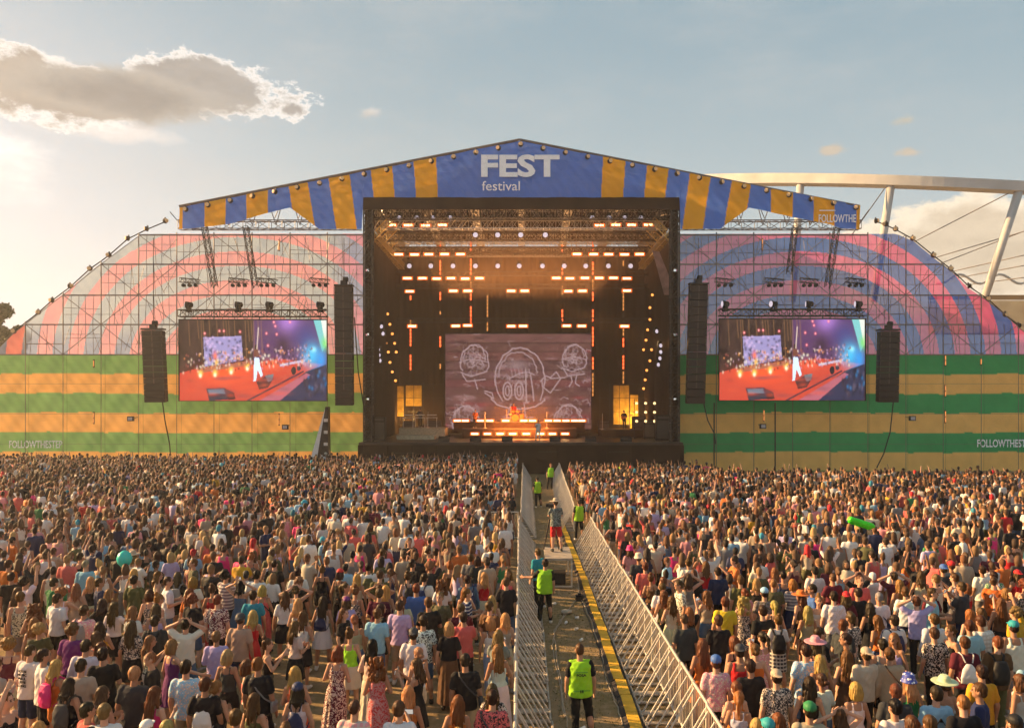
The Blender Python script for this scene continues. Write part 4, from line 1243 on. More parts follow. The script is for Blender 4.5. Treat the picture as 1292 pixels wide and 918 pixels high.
for nm, ps in (('left', [(486, 382), (489, 396), (492, 409), (495, 421), (487, 433), (498, 433), (490, 444), (500, 444), (492, 457), (495, 469), (499, 480)]),
               ('right', [(823, 372), (820, 388), (820, 403), (817, 416), (815, 429), (812, 441), (822, 441), (820, 455), (816, 467), (814, 479), (812, 490)])):
    for i, (x, y) in enumerate(ps):
        Y = 75.0; r = empty('small_lamp', P(x, y, Y) if nm == 'left' else P(x, y, Y))
        b = MB(); b.lathe((0, 0, 0), [(.05, .2), (.14, .15), (.16, 0)], 8, 'y'); b.box((0, .22, 0), (.06, .3, .06)); b.build('lamp_body', M['black'], r)
        b = MB(); b.lathe((0, 0, 0), [(.01, -.06), (.1, -.04), (.13, .0)], 8, 'y'); b.build('bulb', M['smalllamp'], r)
        tag(r, f'small orange lamp on the {nm} side curtain, {ordinal(i)} from the top', 'stage light', f'small orange lamps on the {nm} side curtain')
# dark hanging pipes that carry the rows
for i, (py, Y) in enumerate(((345, 77.8), (315, 76.4), (404, 79.4), (361, 79.4))):
    a = P(500, py, Y); c = P(818, py, Y)
    o = lattice(MB(), (0, 0, 0), c - a, .4, .8, r=.03, rb=.018).build('lighting_truss', M['darktube']); o.location = a
    tag(o, f'thin dark lighting bar carrying amber lamps, {ordinal(i)} of four', 'truss', 'dark bars carrying the stage lights')
# striped flag on the right side
b = MB(); b.poly([P(823, 316, 68.5), P(832, 318, 68.5), P(846, 352, 68.5), P(844, 372, 68.5), P(838, 372, 68.5)])
o = b.build('hanging_cloth', mat('striped_cloth', (.35, .2, .16), .9, noise=.5, nscale=1.5)); tag(o, 'pale striped cloth hanging diagonally at the upper right of the stage', 'cloth')

# ------------------------------------------------------------------ paintings on LED surfaces
def blank(nx, nz, c): return np.ones((nx, nz, 3)) * np.array(c)
class Paint:
    def __init__(s, nx, nz, asp, bg):
        s.S, s.T = np.meshgrid(np.linspace(0, 1, nx), np.linspace(0, 1, nz), indexing='ij'); s.asp = asp
        s.C = np.ones((nx, nz, 3)) * np.array(bg)
    def put(s, m, c, a=1.0):
        m = (np.clip(m, 0, 1) * a)[..., None]; s.C = s.C * (1 - m) + np.array(c) * m
    def rect(s, a, b_, c, d, col, al=1.0): s.put(((s.S > a) & (s.S < b_) & (s.T > c) & (s.T < d)).astype(float), col, al)
    def quad(s, pts, col, al=1.0):
        m = np.zeros(s.S.shape, bool); n = len(pts); j = n - 1
        for i in range(n):
            xi, yi = pts[i]; xj, yj = pts[j]
            if yi != yj: m ^= ((yi > s.T) != (yj > s.T)) & (s.S < (xj - xi) * (s.T - yi) / (yj - yi) + xi)
            j = i
        s.put(m.astype(float), col, al)
    def blob(s, x, y, r, col, al=1.0, ry=None, soft=True):
        d = np.sqrt(((s.S - x) * s.asp / r) ** 2 + ((s.T - y) / (ry or r)) ** 2)
        s.put(np.exp(-d * d * 1.5) if soft else (d < 1).astype(float), col, al)
    def line(s, pts, w, col, al=1.0):
        dm = np.full(s.S.shape, 9.)
        for (x0, y0), (x1, y1) in zip(pts[:-1], pts[1:]):
            ax, ay = (s.S - x0) * s.asp, s.T - y0; bx, by = (x1 - x0) * s.asp, y1 - y0; L = bx * bx + by * by + 1e-9
            t = np.clip((ax * bx + ay * by) / L, 0, 1); dm = np.minimum(dm, np.hypot(ax - t * bx, ay - t * by))
        s.put(1 - np.clip((dm - w * .5) / (w * .6), 0, 1), col, al)
    def ring(s, x, y, rx, ry, w, col, a0=0, a1=360, al=1.0, jit=0.0, seed=0):
        r = random.Random(seed); pts = []
        for k in range(25):
            a = R(a0 + (a1 - a0) * k / 24); q = 1 + r.uniform(-jit, jit)
            pts.append((x + rx * q * math.cos(a) / s.asp, y + ry * q * math.sin(a)))
        s.line(pts, w, col, al)
    def noise(s, amp, fx, fy, seed=1):
        r = np.random.RandomState(seed); n = np.zeros(s.S.shape)
        for k in range(7):
            a, b_, c, d = r.uniform(.4, 1.6, 4); n += np.sin(s.S * fx * a * (k + 1) * .7 + c * 9 + 2 * np.sin(s.T * fy * b_ + d * 7)) * np.sin(s.T * fy * d * (k + 1) * .6 + a * 5) / (k + 1) ** .6
        s.C = np.clip(s.C * (1 + amp * n[..., None]), 0, 1.5)
def emissive_grid(name, Y, px0, px1, py0, py1, paint, material, parent):
    nx, nz = paint.S.shape
    X = (px0 + (px1 - px0) * paint.S - CX) * Y / F; Z = CAMH - (py0 + (py1 - py0) * paint.T - CY) * Y / F
    V = np.stack([X, np.full_like(X, Y), Z], -1).reshape(-1, 3)
    o = link(name, np_mesh(name, V, grid_faces(nx, nz), material, False, paint.C.reshape(-1, 3))); part_at(o, parent); return o
# side screens: live picture of the stage
p = Paint(300, 168, 1.8, srgb(72, 40, 38))
r = random.Random(4)
figx = lambda x: .53 + (x - .53) * .72
figy = lambda y: .6 + (y - .6) * .85
p.quad([(0, 0), (.62, 0), (.6, .62), (0, .62)], srgb(62, 42, 36)); p.noise(.25, 40, 8, 3)
p.quad([(.5, 0), (1, 0), (1, .6), (.5, .6)], srgb(92, 58, 98)); p.blob(.74, .02, .16, srgb(170, 120, 200), .9); p.blob(.86, .2, .2, srgb(70, 70, 130), .8); p.blob(.70, .33, .1, srgb(60, 36, 52), .9, .14)
for k in range(16): x = r.uniform(.02, .6); p.line([(x, 0), (x + .01, r.uniform(.2, .5))], .008, srgb(150, 110, 70), .45)
p.quad([(0, .66), (.12, .60), (.55, .52), (.68, .48), (.98, .55), (.86, .64), (.6, 1), (0, 1)], srgb(196, 70, 48))
p.blob(.3, .68, .35, srgb(255, 90, 20), .85, .13); p.blob(.62, .56, .14, srgb(235, 95, 55), .8, .08)
p.quad([(.12, .60), (.5, .50), (.52, .55), (.14, .66)], srgb(170, 95, 70))
p.quad([(.16, .22), (.42, .20), (.43, .50), (.17, .58)], srgb(150, 140, 185))
for k in range(90): x = r.uniform(.17, .42); y = r.uniform(.22, .54); p.blob(x, y, .018, srgb(70, 60, 90) if r.random() < .6 else srgb(200, 170, 210), .8, .02)
p.blob(.24, .45, .03, srgb(240, 90, 60), .9, .06); p.blob(.25, .53, .03, srgb(250, 190, 60), .9, .05)
for x, y in ((.14, .66), (.24, .655), (.35, .62), (.46, .575)): p.blob(x, y, .035, srgb(255, 200, 80), 1, .045); p.blob(x, y + .03, .02, srgb(255, 250, 210), 1, .03)
for k in range(60): x = r.uniform(.05, .62); y = .62 - x * .15 + r.uniform(-.12, .0); p.blob(x, y, .014, r.choice([srgb(210, 190, 160), srgb(160, 90, 80), srgb(60, 40, 40), srgb(200, 200, 190)]), .85, .018)
for k in range(40): x = r.uniform(.64, .88); y = r.uniform(.34, .54); p.blob(x, y, .012, r.choice([srgb(190, 150, 190), srgb(60, 40, 60), srgb(120, 90, 120)]), .85, .02)
p.quad([(.68, .55), (.85, .49), (.85, .52), (.68, .58)], srgb(190, 170, 190))
for x, y in ((.17, .17), (.27, .14), (.30, .14), (.41, .15), (.59, .17), (.66, .18), (.60, .32), (.64, .03), (.75, .03), (.65, .08)): p.blob(x, y, .016, srgb(255, 110, 120), 1, .02); p.blob(x, y, .007, srgb(255, 230, 220), 1)
p.quad([(.91, 0), (1, 0), (1, .3), (.97, .4), (.94, .2)], srgb(120, 190, 190)); p.quad([(.96, 0), (1, 0), (1, .34), (.99, .3)], srgb(215, 220, 210)); p.blob(.985, .3, .05, srgb(130, 210, 90), .9, .1)
p.blob(.90, .44, .13, srgb(60, 190, 235), .9, .17); p.blob(.96, .5, .08, srgb(30, 150, 225), .9, .14); p.blob(.91, .37, .04, srgb(150, 230, 245), .9)
p.quad([(.62, 1), (.90, .62), (1, .55), (1, 1)], srgb(48, 50, 78)); p.quad([(.54, 1), (.86, .66), (.89, .68), (.68, 1)], srgb(176, 96, 110)); p.line([(.46, 1), (.84, .64)], .012, srgb(60, 40, 60))
for k in range(50): x = r.uniform(.84, 1); y = r.uniform(.62, .98); p.blob(x, y, .016, r.choice([srgb(30, 25, 40), srgb(90, 80, 100), srgb(60, 40, 50), srgb(30, 110, 160)]), .9, .03)
p.quad([(.18, .85), (.31, .84), (.34, .98), (.2, 1)], srgb(52, 52, 66)); p.quad([(.19, .86), (.30, .85), (.31, .91), (.20, .92)], srgb(100, 120, 135)); p.quad([(.31, .85), (.37, .9), (.38, .98), (.33, .99)], srgb(50, 30, 34))
p.quad([(.52, .76), (.6, .68), (.64, .72), (.6, .84), (.54, .86)], srgb(46, 40, 46)); p.quad([(.58, .69), (.64, .67), (.63, .75), (.6, .77)], srgb(110, 120, 125)); p.blob(.775, .63, .03, srgb(40, 32, 40), 1, .05, False); p.blob(.81, .6, .025, srgb(70, 60, 70), 1, .03, False)
for k in range(240): x = r.uniform(.02, .9); y = r.uniform(.40, .66) - x * .1; p.blob(x, y, r.uniform(.006, .014), r.choice([srgb(225, 205, 180), srgb(150, 80, 70), srgb(40, 28, 30), srgb(190, 150, 170), srgb(230, 150, 70)]), .8, r.uniform(.01, .025))
for k in range(26): x = r.uniform(.05, .8); y = r.uniform(.7, .98); p.blob(x, y, r.uniform(.05, .16), r.choice([srgb(150, 60, 55), srgb(220, 80, 40), srgb(120, 70, 80)]), .45, .03)
p.quad([(figx(x), figy(y)) for x, y in [(.50, .45), (.545, .45), (.555, .56), (.58, .70), (.56, .73), (.53, .62), (.515, .78), (.49, .79), (.495, .66), (.495, .55)]], srgb(205, 222, 240))
p.quad([(.505, .37), (.53, .36), (.54, .45), (.505, .46)], srgb(120, 70, 55)); p.blob(.52, .34, .02, srgb(60, 35, 30), 1, .03, False); p.line([(.525, .36), (.535, .10)], .008, srgb(220, 200, 180), .8)
p.line([(0, 0), (1, 0)], .01, srgb(40, 30, 28)); gm = p.C.mean(2, keepdims=True); p.C = np.clip(gm + (p.C - gm) * .95, 0, 1.4) ** 1.08
side_paint = p
# centre wall
q = Paint(280, 180, 1.52, srgb(104, 66, 62)); q.noise(.22, 14, 10, 5)
for k, y in enumerate((.0, .1, .19, .29, .385, .48, .56, .66, .76, .86, .95)):
    q.put(((q.T > y) & (q.T < y + .09)).astype(float), srgb(*[(118, 78, 76), (92, 60, 58), (112, 66, 64), (86, 60, 64), (104, 74, 76), (120, 62, 70), (78, 52, 58), (96, 66, 72), (84, 54, 58), (70, 44, 46), (80, 48, 44)][k]), .45)
    q.rect(0, 1, y - .006, y + .003, srgb(48, 30, 30), .75)
for k in range(60): q.blob(r.random(), r.random(), r.uniform(.03, .12), r.choice([srgb(60, 36, 38), srgb(150, 110, 112), srgb(140, 60, 66), srgb(50, 34, 38)]), .8, r.uniform(.01, .03))
W_ = srgb(168, 140, 142); w = .0075
for k in range(90):
    x = r.random(); y = r.random(); q.line([(x + r.uniform(-.03, .03), y + r.uniform(-.02, .02)) for _ in range(4)], .005, r.choice([W_, srgb(50, 30, 34), srgb(140, 110, 112)]), .6)
for cx_, cy_, sp in ((.5, .5, .11), (.2, .28, .07), (.88, .26, .06), (.14, .85, .07), (.84, .86, .08)):
    for k in range(34):
        x = cx_ + r.gauss(0, sp * .6); y = cy_ + r.gauss(0, sp); a_ = r.uniform(0, 6.28); l_ = r.uniform(.02, .06)
        q.line([(x, y), (x + l_ * math.cos(a_) * .6, y + l_ * math.sin(a_)), (x + l_ * math.cos(a_ + 1), y + l_ * math.sin(a_ + 1))], .005, W_, .6)
def doodle(x, y, s, seed):
    q.ring(x, y, .14 * s, .17 * s, w, W_, 150, 395, 1, .05, seed); q.ring(x, y - .03 * s, .11 * s, .15 * s, w * .8, W_, 180, 360, .9, .05, seed + 1)
    q.line([(x - .1 * s, y), (x - .03 * s, y - .03 * s), (x + .04 * s, y - .02 * s), (x + .09 * s, y)], w * .8, W_); q.ring(x - .025 * s, y + .02 * s, .035 * s, .03 * s, w * .7, W_, 0, 360, .8, .1, seed)
    q.ring(x + .035 * s, y + .02 * s, .035 * s, .03 * s, w * .7, W_, 0, 360, .8, .1, seed + 4); q.line([(x - .09 * s, y + .1 * s), (x - .02 * s, y + .14 * s), (x + .08 * s, y + .09 * s)], w, W_)
    q.line([(x - .08 * s, y + .12 * s), (x - .05 * s, y + .19 * s), (x + .07 * s, y + .17 * s)], w, W_)
    for j in range(5): q.line([(x - .07 * s + j * .03 * s, y - .16 * s), (x - .08 * s + j * .035 * s, y - .08 * s)], w * .5, W_, .6)
doodle(.2, .30, 1.05, 1); doodle(.885, .27, .9, 7); doodle(.14, .93, 1.0, 12); doodle(.84, .93, 1.05, 17)
q.line([(.86, .44), (.87, .5), (.85, .55)], w, W_); q.line([(.9, .43), (.89, .52), (.92, .55)], w, W_); q.line([(.2, .48), (.22, .58)], w, W_); q.line([(.27, .62), (.33, .68), (.32, .62), (.27, .6)], w, W_)
q.ring(.51, .48, .26, .33, w * 1.2, W_, 170, 372, 1, .03, 3); q.ring(.50, .45, .2, .26, w, W_, 180, 350, .9, .04, 5); q.ring(.5, .66, .28, .13, w * 1.2, W_, 10, 175, 1, .03, 8)
q.blob(.49, .33, .14, W_, .55, .07); q.line([(.34, .5), (.36, .62), (.39, .7)], w, W_); q.line([(.66, .48), (.67, .6), (.65, .7)], w, W_)
for cx_ in (.425, .505): q.ring(cx_, .60, .045, .09, w * 1.3, W_); q.ring(cx_, .60, .02, .05, w, W_)
q.line([(.55, .38), (.555, .71)], w * 1.2, W_); q.line([(.585, .44), (.60, .60), (.605, .70)], w * 1.2, W_); q.line([(.44, .47), (.5, .42), (.56, .40), (.61, .43)], w, W_)
for j in range(6): q.line([(.45 + j * .025, .36 + .01 * (j % 2)), (.46 + j * .025, .46)], w * .6, W_, .8)
q.line([(.65, .50), (.69, .44), (.72, .46), (.76, .40), (.79, .47), (.72, .62), (.67, .56)], w, W_); q.line([(.72, .47), (.82, .46)], w, W_)
q.line([(.45, .74), (.42, .88), (.47, .88)], w, W_); q.line([(.54, .74), (.55, .88), (.6, .88)], w, W_)
sc_ = empty('led_wall', P(654, 541, 79)); tag(sc_, 'large dim LED wall with chalk-like doodles on planks at stage centre', 'screen')
emissive_grid('display', 78.85, 562, 746, 421, 541, q, M['screen_dim'], sc_)
b = MB(); x0, z1 = XZ(561, 419.5, 79); x1, z0 = XZ(747, 542, 79); b.box(((x0 + x1) / 2, 79.1, (z0 + z1) / 2), (x1 - x0, .3, z1 - z0)); part_at(b.build('casing', M['black']), sc_)

# ------------------------------------------------------------------ wings
PINKR, BLUER = np.array(srgb(242, 104, 162)), np.array(srgb(60, 104, 200))
PINKL, GREYL = np.array(srgb(250, 152, 146)), np.array(srgb(184, 198, 206))  # left print paled in colour for the sun glare on that side
GRN, ORB = np.array(srgb(74, 172, 108)), np.array(srgb(254, 204, 122))
GRNL, ORBL = np.array(srgb(132, 182, 116)), np.array(srgb(250, 192, 116))  # left stripes muted in colour for the haze
def low_col(g, o_):
    def f(PX, PY):
        e = PY + .8 * np.sin(PX * .02) + .5 * np.sin(PX * .13)
        k = np.floor((e - 447) / 24.6).astype(int)
        c = np.where((k % 2 == 0)[..., None], g, o_)
        seam = (np.abs((PX + 1000) % 48.2 - 24) < .45)[..., None]
        tone = .86 + .14 * np.sin(np.floor((PX + 1000 + 24) / 48.2) * 12.9)[..., None] * .5 + .08
        return np.where(seam, c * .72, c * tone)
    return f
def up_col(cx_, sgn, A, B):
    def f(PX, PY):
        dx = (PX - cx_); dy = (PY - 475) * 1.08
        rr = np.sqrt(dx * dx + dy * dy) + 5 * np.sin(np.arctan2(dy, dx) * 3)
        k = np.floor(rr / 19.5).astype(int)
        c = np.where((k % 2 == 0)[..., None], A, B)
        if sgn < 0:      # the left print turns violet next to the stage and slate blue at its outer foot
            v = np.clip((PX - 415) / 30, 0, 1)[..., None] * .75
            c = c * (1 - v) + np.where((k % 2 == 0)[..., None], np.array(srgb(214, 120, 170)), np.array(srgb(120, 130, 205))) * v
            w2 = (np.clip((PY - 405) / 30, 0, 1) * np.clip((210 - PX) / 40, 0, 1))[..., None] * (k % 2 == 1)[..., None] * .7
            c = c * (1 - w2) + np.array(srgb(110, 124, 170)) * w2
        return c
    return f
YB = 68.0
LC = [(-90, 447), (-12, 446.5), (0, 438), (19, 419), (62, 383), (89, 364), (113, 342), (137, 325), (173, 299), (180, 295), (463, 295)]
RC = [(853, 295), (1128, 295), (1135, 297), (1152, 304), (1178, 325), (1200, 342), (1223, 364), (1247, 380), (1292, 419), (1325, 446.5), (1400, 447)]
wings = {}
for nm, C_, px0, px1, colu, coll in (('left', LC, -12, 463, up_col(300, -1, PINKL, GREYL), low_col(GRNL, ORBL)), ('right', RC, 853, 1325, up_col(1010, 1, PINKR, BLUER), low_col(GRN, ORB))):
    r_ = empty('wing_banner', ((-27 if nm == 'left' else 27), YB, 0)); wings[nm] = r_
    tag(r_, f"{'pale pink and grey' if nm == 'left' else 'pink and blue'} swirl banner over green and orange stripes, {nm} of the stage", 'banner')
    o = cloth_panel('upper_fabric', (px0, px1), interp(C_), lambda a: 447, 470, 150, YB, colu, M['gauze' if nm == 'left' else 'gauze_dense'], None, .025, 2. if nm == 'left' else 5.); part_at(o, r_)
    o['label'] = 'sheer upper fabric printed with concentric swirls'
    a0, a1 = (-110, 463) if nm == 'left' else (853, 1420)
    o = cloth_panel('lower_fabric', (a0, a1), lambda a: 447.2, lambda a: 594, 620, 110, YB - .02, coll, M['banner'], None, .028, 3. if nm == 'left' else 1.); part_at(o, r_)
    o['label'] = 'lower fabric with six broad green and orange stripes'
put_text('FOLLOWTHESTEP', 11.5, 565, YB - .2, 9.5, 67, M['lettering'], wings['left'], offset=.015)
put_text('FOLLOWTHESTEP', 1233, 564, YB - .2, 10, 70, M['lettering'], wings['right'], offset=.02)
# scaffolds
def scaffold(nm, cols, C_, lifts=(296, 333, 372, 409, 447), Y0=66.9):
    r_ = empty('scaffold', (P(cols[len(cols) // 2], 594, Y0).x, Y0, 0)); tag(r_, f'tall tube scaffold standing in front of the {nm} swirl banner', 'scaffold')
    f = interp(C_); rr = random.Random(len(cols))
    def add(nm2, fn):
        b = MB(); fn(b); part_at(b.build(nm2, M['tube']), r_)
    for i, px in enumerate(cols):
        t_ = max(296, f(px)) - 3
        add('standard', lambda b: (b.tube(P(px, 594, Y0), P(px, 447, Y0), .026, 5), b.tube(P(px, 447, Y0), P(px, t_, Y0), .05, 5), b.tube(P(px, 446, Y0 - 1.1), P(px, t_ + 4, Y0 - 1.1), .035, 4)))
    for py in list(lifts) + [484, 522, 560]:
        xs = [c for c in cols if f(c) <= py + 2]
        if len(xs) < 2: continue
        add('ledger', lambda b: (b.tube(P(xs[0], py, Y0), P(xs[-1], py, Y0), .045 if py < 448 else .016, 4), b.tube(P(xs[0], py + 1, Y0 - 1.1), P(xs[-1], py + 1, Y0 - 1.1), .03, 4) if py < 448 else None))
    for i in range(len(cols) - 1):
        a, c = cols[i], cols[i + 1]
        for j in range(4):
            if f(a) > lifts[j] + 4 and f(c) > lifts[j] + 4: continue
            def fn(b):
                y0_, y1_ = lifts[j], lifts[j + 1]
                if (i + j) % 2: b.tube(P(a, y1_, Y0), P(c, max(y0_, min(f(a), f(c))), Y0), .032, 4)
                else: b.tube(P(a, max(y0_, min(f(a), f(c))), Y0), P(c, y1_, Y0), .032, 4)
                for q_ in range(4):
                    xx = a + (c - a) * (q_ + 1) / 5 + rr.uniform(-1, 1)
                    if f(xx) <= y0_ + 2: b.tube(P(xx, y0_, Y0 - .5), P(xx + rr.uniform(-3, 3), y1_, Y0 - .5), .024, 3)
                if rr.random() < .7 and max(f(a), f(c)) < y0_ + 4: ym = y0_ + (y1_ - y0_) * rr.uniform(.3, .7); b.tube(P(a, ym, Y0 - .6), P(c, ym + rr.uniform(-2, 2), Y0 - .6), .022, 3)
                for ym in (y0_ + (y1_ - y0_) * .33, y0_ + (y1_ - y0_) * .66):
                    if rr.random() < .6 and f(a) < ym and f(c) < ym: b.tube(P(a, ym, Y0 - .3), P(c, ym, Y0 - .3), .02, 3)
                for q_ in range(3):
                    x_ = rr.uniform(a, c)
                    if max(f(x_ - 22), f(x_ + 22)) > y0_ + 2: continue
                    b.tube(P(x_, y1_ - rr.uniform(0, 10), Y0 - .8), P(x_ + rr.uniform(-22, 22), y0_ + rr.uniform(0, 8), Y0 - .3), .02, 3)
            add('brace', fn)
    return r_
scaffold('left', [-17, 32, 79.5, 127.5, 175, 223, 270, 318, 366, 413, 460], LC)
scaffold('right', [856, 904, 951, 1000, 1047, 1095, 1143, 1190, 1238, 1285, 1330], RC)
# lamps on the outer slope of the wings
for nm, ps in (('left', [(17, 420), (48, 396), (65, 381), (89, 363), (113, 341), (137, 324), (161, 303), (185, 291), (209, 281)]), ('right', [(1106, 281), (1117, 285), (1130, 291), (1152, 303), (1178, 324), (1200, 341), (1223, 363), (1247, 379), (1269, 399), (1286, 413)])):
    b = MB(); b.path([P(x, y - 1.5, 67.2) for x, y in ps], .05, 5); o = b.build('edge_cable', M['cable']); tag(o, f'dark cable following the sloping edge of the {nm} banner', 'cable')
    objs = []
    for x, y in ps:
        o = copy_tree(el); o.location = P(x, y - 2.5, 67.0); o.scale = (1.05,) * 3; o.rotation_euler = (0, 0, R(rnd.uniform(-70, 70))); tag(o, None, 'lamp', f'lamps on the slope of the {nm} banner'); objs.append(o)
    label_row(objs, f'round lamp on the sloping edge of the {nm} banner, ' + '{} from the left')
# side screens, trusses, lights, arrays
for nm, a, c, y0, y1 in (('left', 226, 413, 402.5, 506), ('right', 907, 1092, 401.5, 505.5)):
    Y = 65.2
    r_ = empty('video_screen', P((a + c) / 2, y1, Y)); tag(r_, f'video screen hung in front of the {nm} banner showing the singer in white', 'screen')
    emissive_grid('display', Y - .16, a + .8, c - .8, y0 + .6, y1 - .6, side_paint, M['screen'], r_)
    x0, z1 = XZ(a, y0, Y); x1, z0 = XZ(c, y1, Y)
    b = MB(); b.box(((x0 + x1) / 2, Y, (z0 + z1) / 2), (x1 - x0, .3, z1 - z0)); part_at(b.build('casing', M['black']), r_)
    for k in range(12): xx = x0 + (x1 - x0) * (k + .5) / 12; b = MB(); b.tube((xx, Y, z1), (xx, Y, z1 + .25), .03, 4); part_at(b.build('hanger', M['black']), r_)
    ta, tc_ = P(a, y0 - 7.2, Y), P(c, y0 - 7.2, Y)
    o = lattice(MB(), (0, 0, 0), tc_ - ta, .55, .65, .05, .03).build('lighting_truss', M['darktube']); o.location = ta; tag(o, f'dark truss right above the {nm} video screen', 'truss')
    objs = []
    pos = [238, 301, 340, 404] if nm == 'left' else [915, 976, 1021, 1083]
    for x in pos:
        o = copy_tree(mh); o.location = P(x, y0 - 18, Y); o.rotation_euler = (math.pi, 0, R(rnd.uniform(60, 120))); o.scale = (1.15,) * 3; tag(o, None, 'stage light', f'moving lights on the {nm} screen truss'); objs.append(o)
    label_row(objs, f'moving light standing on the truss above the {nm} screen, ' + '{} from the left')
    objs = []
    for x in ([238, 300, 336, 402] if nm == 'left' else [913, 976, 1020, 1078]):
        r2_ = empty('par_light_cluster', P(x, 357, Y + .4)); b = MB(); lattice(b, (-.7, 0, .25), (.9, 0, .1), .35, .4, .03, .02); b.build('bracket', M['darktube'], r2_)
        b = MB(); 
        for k in (-.4, .1, .6): b.lathe((k, 0, -.2), [(.06, .15), (.14, .1), (.16, -.15)], 8, 'y')
        b.build('lamps', M['black'], r2_); tag(r2_, None, 'stage light', f'lamp clusters high above the {nm} screen'); objs.append(r2_)
    label_row(objs, f'dark lamp cluster on the scaffold above the {nm} screen, ' + '{} from the left')
    for k, (xa, xb, ya, yb) in enumerate([(258, 271, 286, 362), (310, 322, 286, 362)] if nm == 'left' else [(1003, 996, 286, 345), (1056, 1044, 286, 362)]):
        pa, pb = P(xa, ya, 66), P(xb, yb, 65.2); o = lattice(MB(), (0, 0, 0), pb - pa, .4, .5, .035, .02, up=(1, 0, 0)).build('hanging_truss', M['darktube']); o.location = pa
        tag(o, f"slanting lattice mast hanging above the {nm} screen, {'left' if k == 0 else 'right'} one of two", 'truss')
def line_array(label, px, py0, py1, wpx, n, tilt, curve):
    Y = 64.0; x, zt = XZ(px, py0, Y); _, zb_ = XZ(px, py1, Y); h = (zt - zb_) / n; w_ = wpx * Y / F
    r_ = empty('line_array_speaker', (x, Y, zb_)); tag(r_, label, 'loudspeaker')
    b = MB(); b.box((0, 0, zt - zb_ + .12), (w_ * 1.05, .7, .12)); b.box((0, 0, zt - zb_ + .35), (.5, .4, .3)); b.lathe((.1, 0, zt - zb_ + .62), [(.1, -.2), (.2, -.15), (.2, .2), (.1, .25)], 8, 'x'); b.build('rigging_frame', M['black'], r_)
    for i in range(n):
        zc = zt - zb_ - h * (i + .5); t = i / (n - 1); ang = R(curve * t * t); off = tilt * t * Y / F
        b = MB(); b.box((off, .3 * t * t * -1 * math.sin(R(curve)), zc), (w_, .62, h * .95), (ang, 0, 0))
        for k in (-1, 1): b.box((off + k * w_ * .46, -.33, zc), (.03, .05, h * .5), (ang, 0, 0), 1)
        b.box((off, -.32, zc), (w_ * .06, .03, h * .8), (ang, 0, 0), 1)
        b.build('speaker_cabinet', [M['arrayblack'], M['arraytrim']], r_)
    return x, zt, zb_
M['arrayblack'] = mat('array_black', (.03, .022, .018), .6, noise=.3, bump=.3, bscale=30); M['arraytrim'] = mat('array_trim', (.09, .07, .055), .5)
for lab, px, a, c, w_, n, tl_, cv, cab in (('smaller black line array hanging left of the left screen', 193.5, 417, 507, 26, 12, 4, 8, [(205, 507), (208, 530), (214, 560), (216, 590)]), ('long black line array between the left screen and the stage', 434, 362, 511, 22, 16, 1, 6, [(447, 400), (452, 470), (460, 520), (463, 530)]),
                                           ('long black line array between the stage and the right screen', 881, 360, 509, 23, 16, -4, 6, [(888, 509), (893, 530), (901, 546), (903, 560)]), ('smaller black line array hanging right of the right screen', 1121, 418, 507, 25, 12, -2, 8, [(1127, 507), (1123, 545), (1115, 572), (1106, 590)])):
    line_array(lab, px, a, c, w_, n, tl_, cv)
    b = MB(); b.path([P(x, y, 64.4) for x, y in cab], .05, 5); b.tube(P(px, a - 12, 64), P(px, 300, 65), .03, 4); o = b.build('speaker_cable', M['cable']); tag(o, 'black cable trailing from the ' + ('long' if 'long' in lab else 'smaller') + ' line array ' + ('left' if px < 650 else 'right') + ' of the stage', 'cable')
# leaning drape tower
r_ = empty('leaning_tower', P(407, 594, 65)); tag(r_, 'narrow black tapering tower with a white side sheet below the left screen', 'tower')
b = MB(); b.prism([XZ(399, 594, 65), XZ(416, 594, 65), XZ(415, 513, 65), XZ(412, 513, 65)], 64.6, 65.4); part_at(b.build('mast', M['arrayblack']), r_)
b = MB(); b.prism([XZ(388, 594, 65), XZ(399.5, 594, 65), XZ(412, 516, 65), XZ(410.5, 516, 65)], 64.8, 65.1); part_at(b.build('white_sheet', M['white']), r_)
b = MB()
for yy in (530, 545, 560): b.box(P(411, yy, 64.5), (.3, .1, .25))
part_at(b.build('lamps', M['steel']), r_)
for i, (px, py, nm) in enumerate(((165, 528, 'lower left banner'), (360, 538.5, 'banner under the left screen'), (962.5, 537.5, 'banner under the right screen'), (1151, 527.5, 'lower right banner'))):
    r_ = empty('floodlight', P(px, py, 66.6)); b = MB(); b.box((0, 0, 0), (.5, .25, .4)); b.tube((0, .1, 0), (0, 1.2, .1), .03); b.build('housing', M['black'], r_); b = MB(); b.box((0, -.14, 0), (.36, .03, .26)); b.build('lens', M['lens'], r_)
    tag(r_, f'small dark floodlight in front of the {nm}', 'floodlight')
for i, (px, a, c, nm) in enumerate([(352, 522, 536, 'under the left screen'), (118, 454, 463, 'on the upper green stripe at left'), (118, 520, 534, 'on the lower orange stripe at far left'), (964, 517, 531, 'on the banner under the right screen'), (1193, 448, 461, 'right of the right screen, topmost'),
                                   (1193, 486, 500, 'right of the right screen, middle one'), (1193, 518, 533, 'right of the right screen, lowest'), (1238, 452, 460, 'near the right end of the green stripe'), (962, 301, 316, 'high above the right screen'), (352, 303, 316, 'high above the left screen')]):
    o = strip(px, a, c, 66.6, 'redglow'); o.scale = (.6, 1, 1); tag(o, 'thin orange light strip ' + nm, 'light strip')
for px, nm in ((901, 'beside the stage'), (978, 'beneath the right screen'), (137, 'left')):
    if px == 137: continue
    b = MB(); b.tube(P(px, 594, 66.8), P(px, 508, 66.8), .06, 5); o = b.build('pole', M['darktube']); tag(o, f'thin dark pole on the right green and orange banner {nm}', 'pole')
for ch in list(mh.children):
    for g in list(ch.children): bpy.data.objects.remove(g)
    bpy.data.objects.remove(ch)
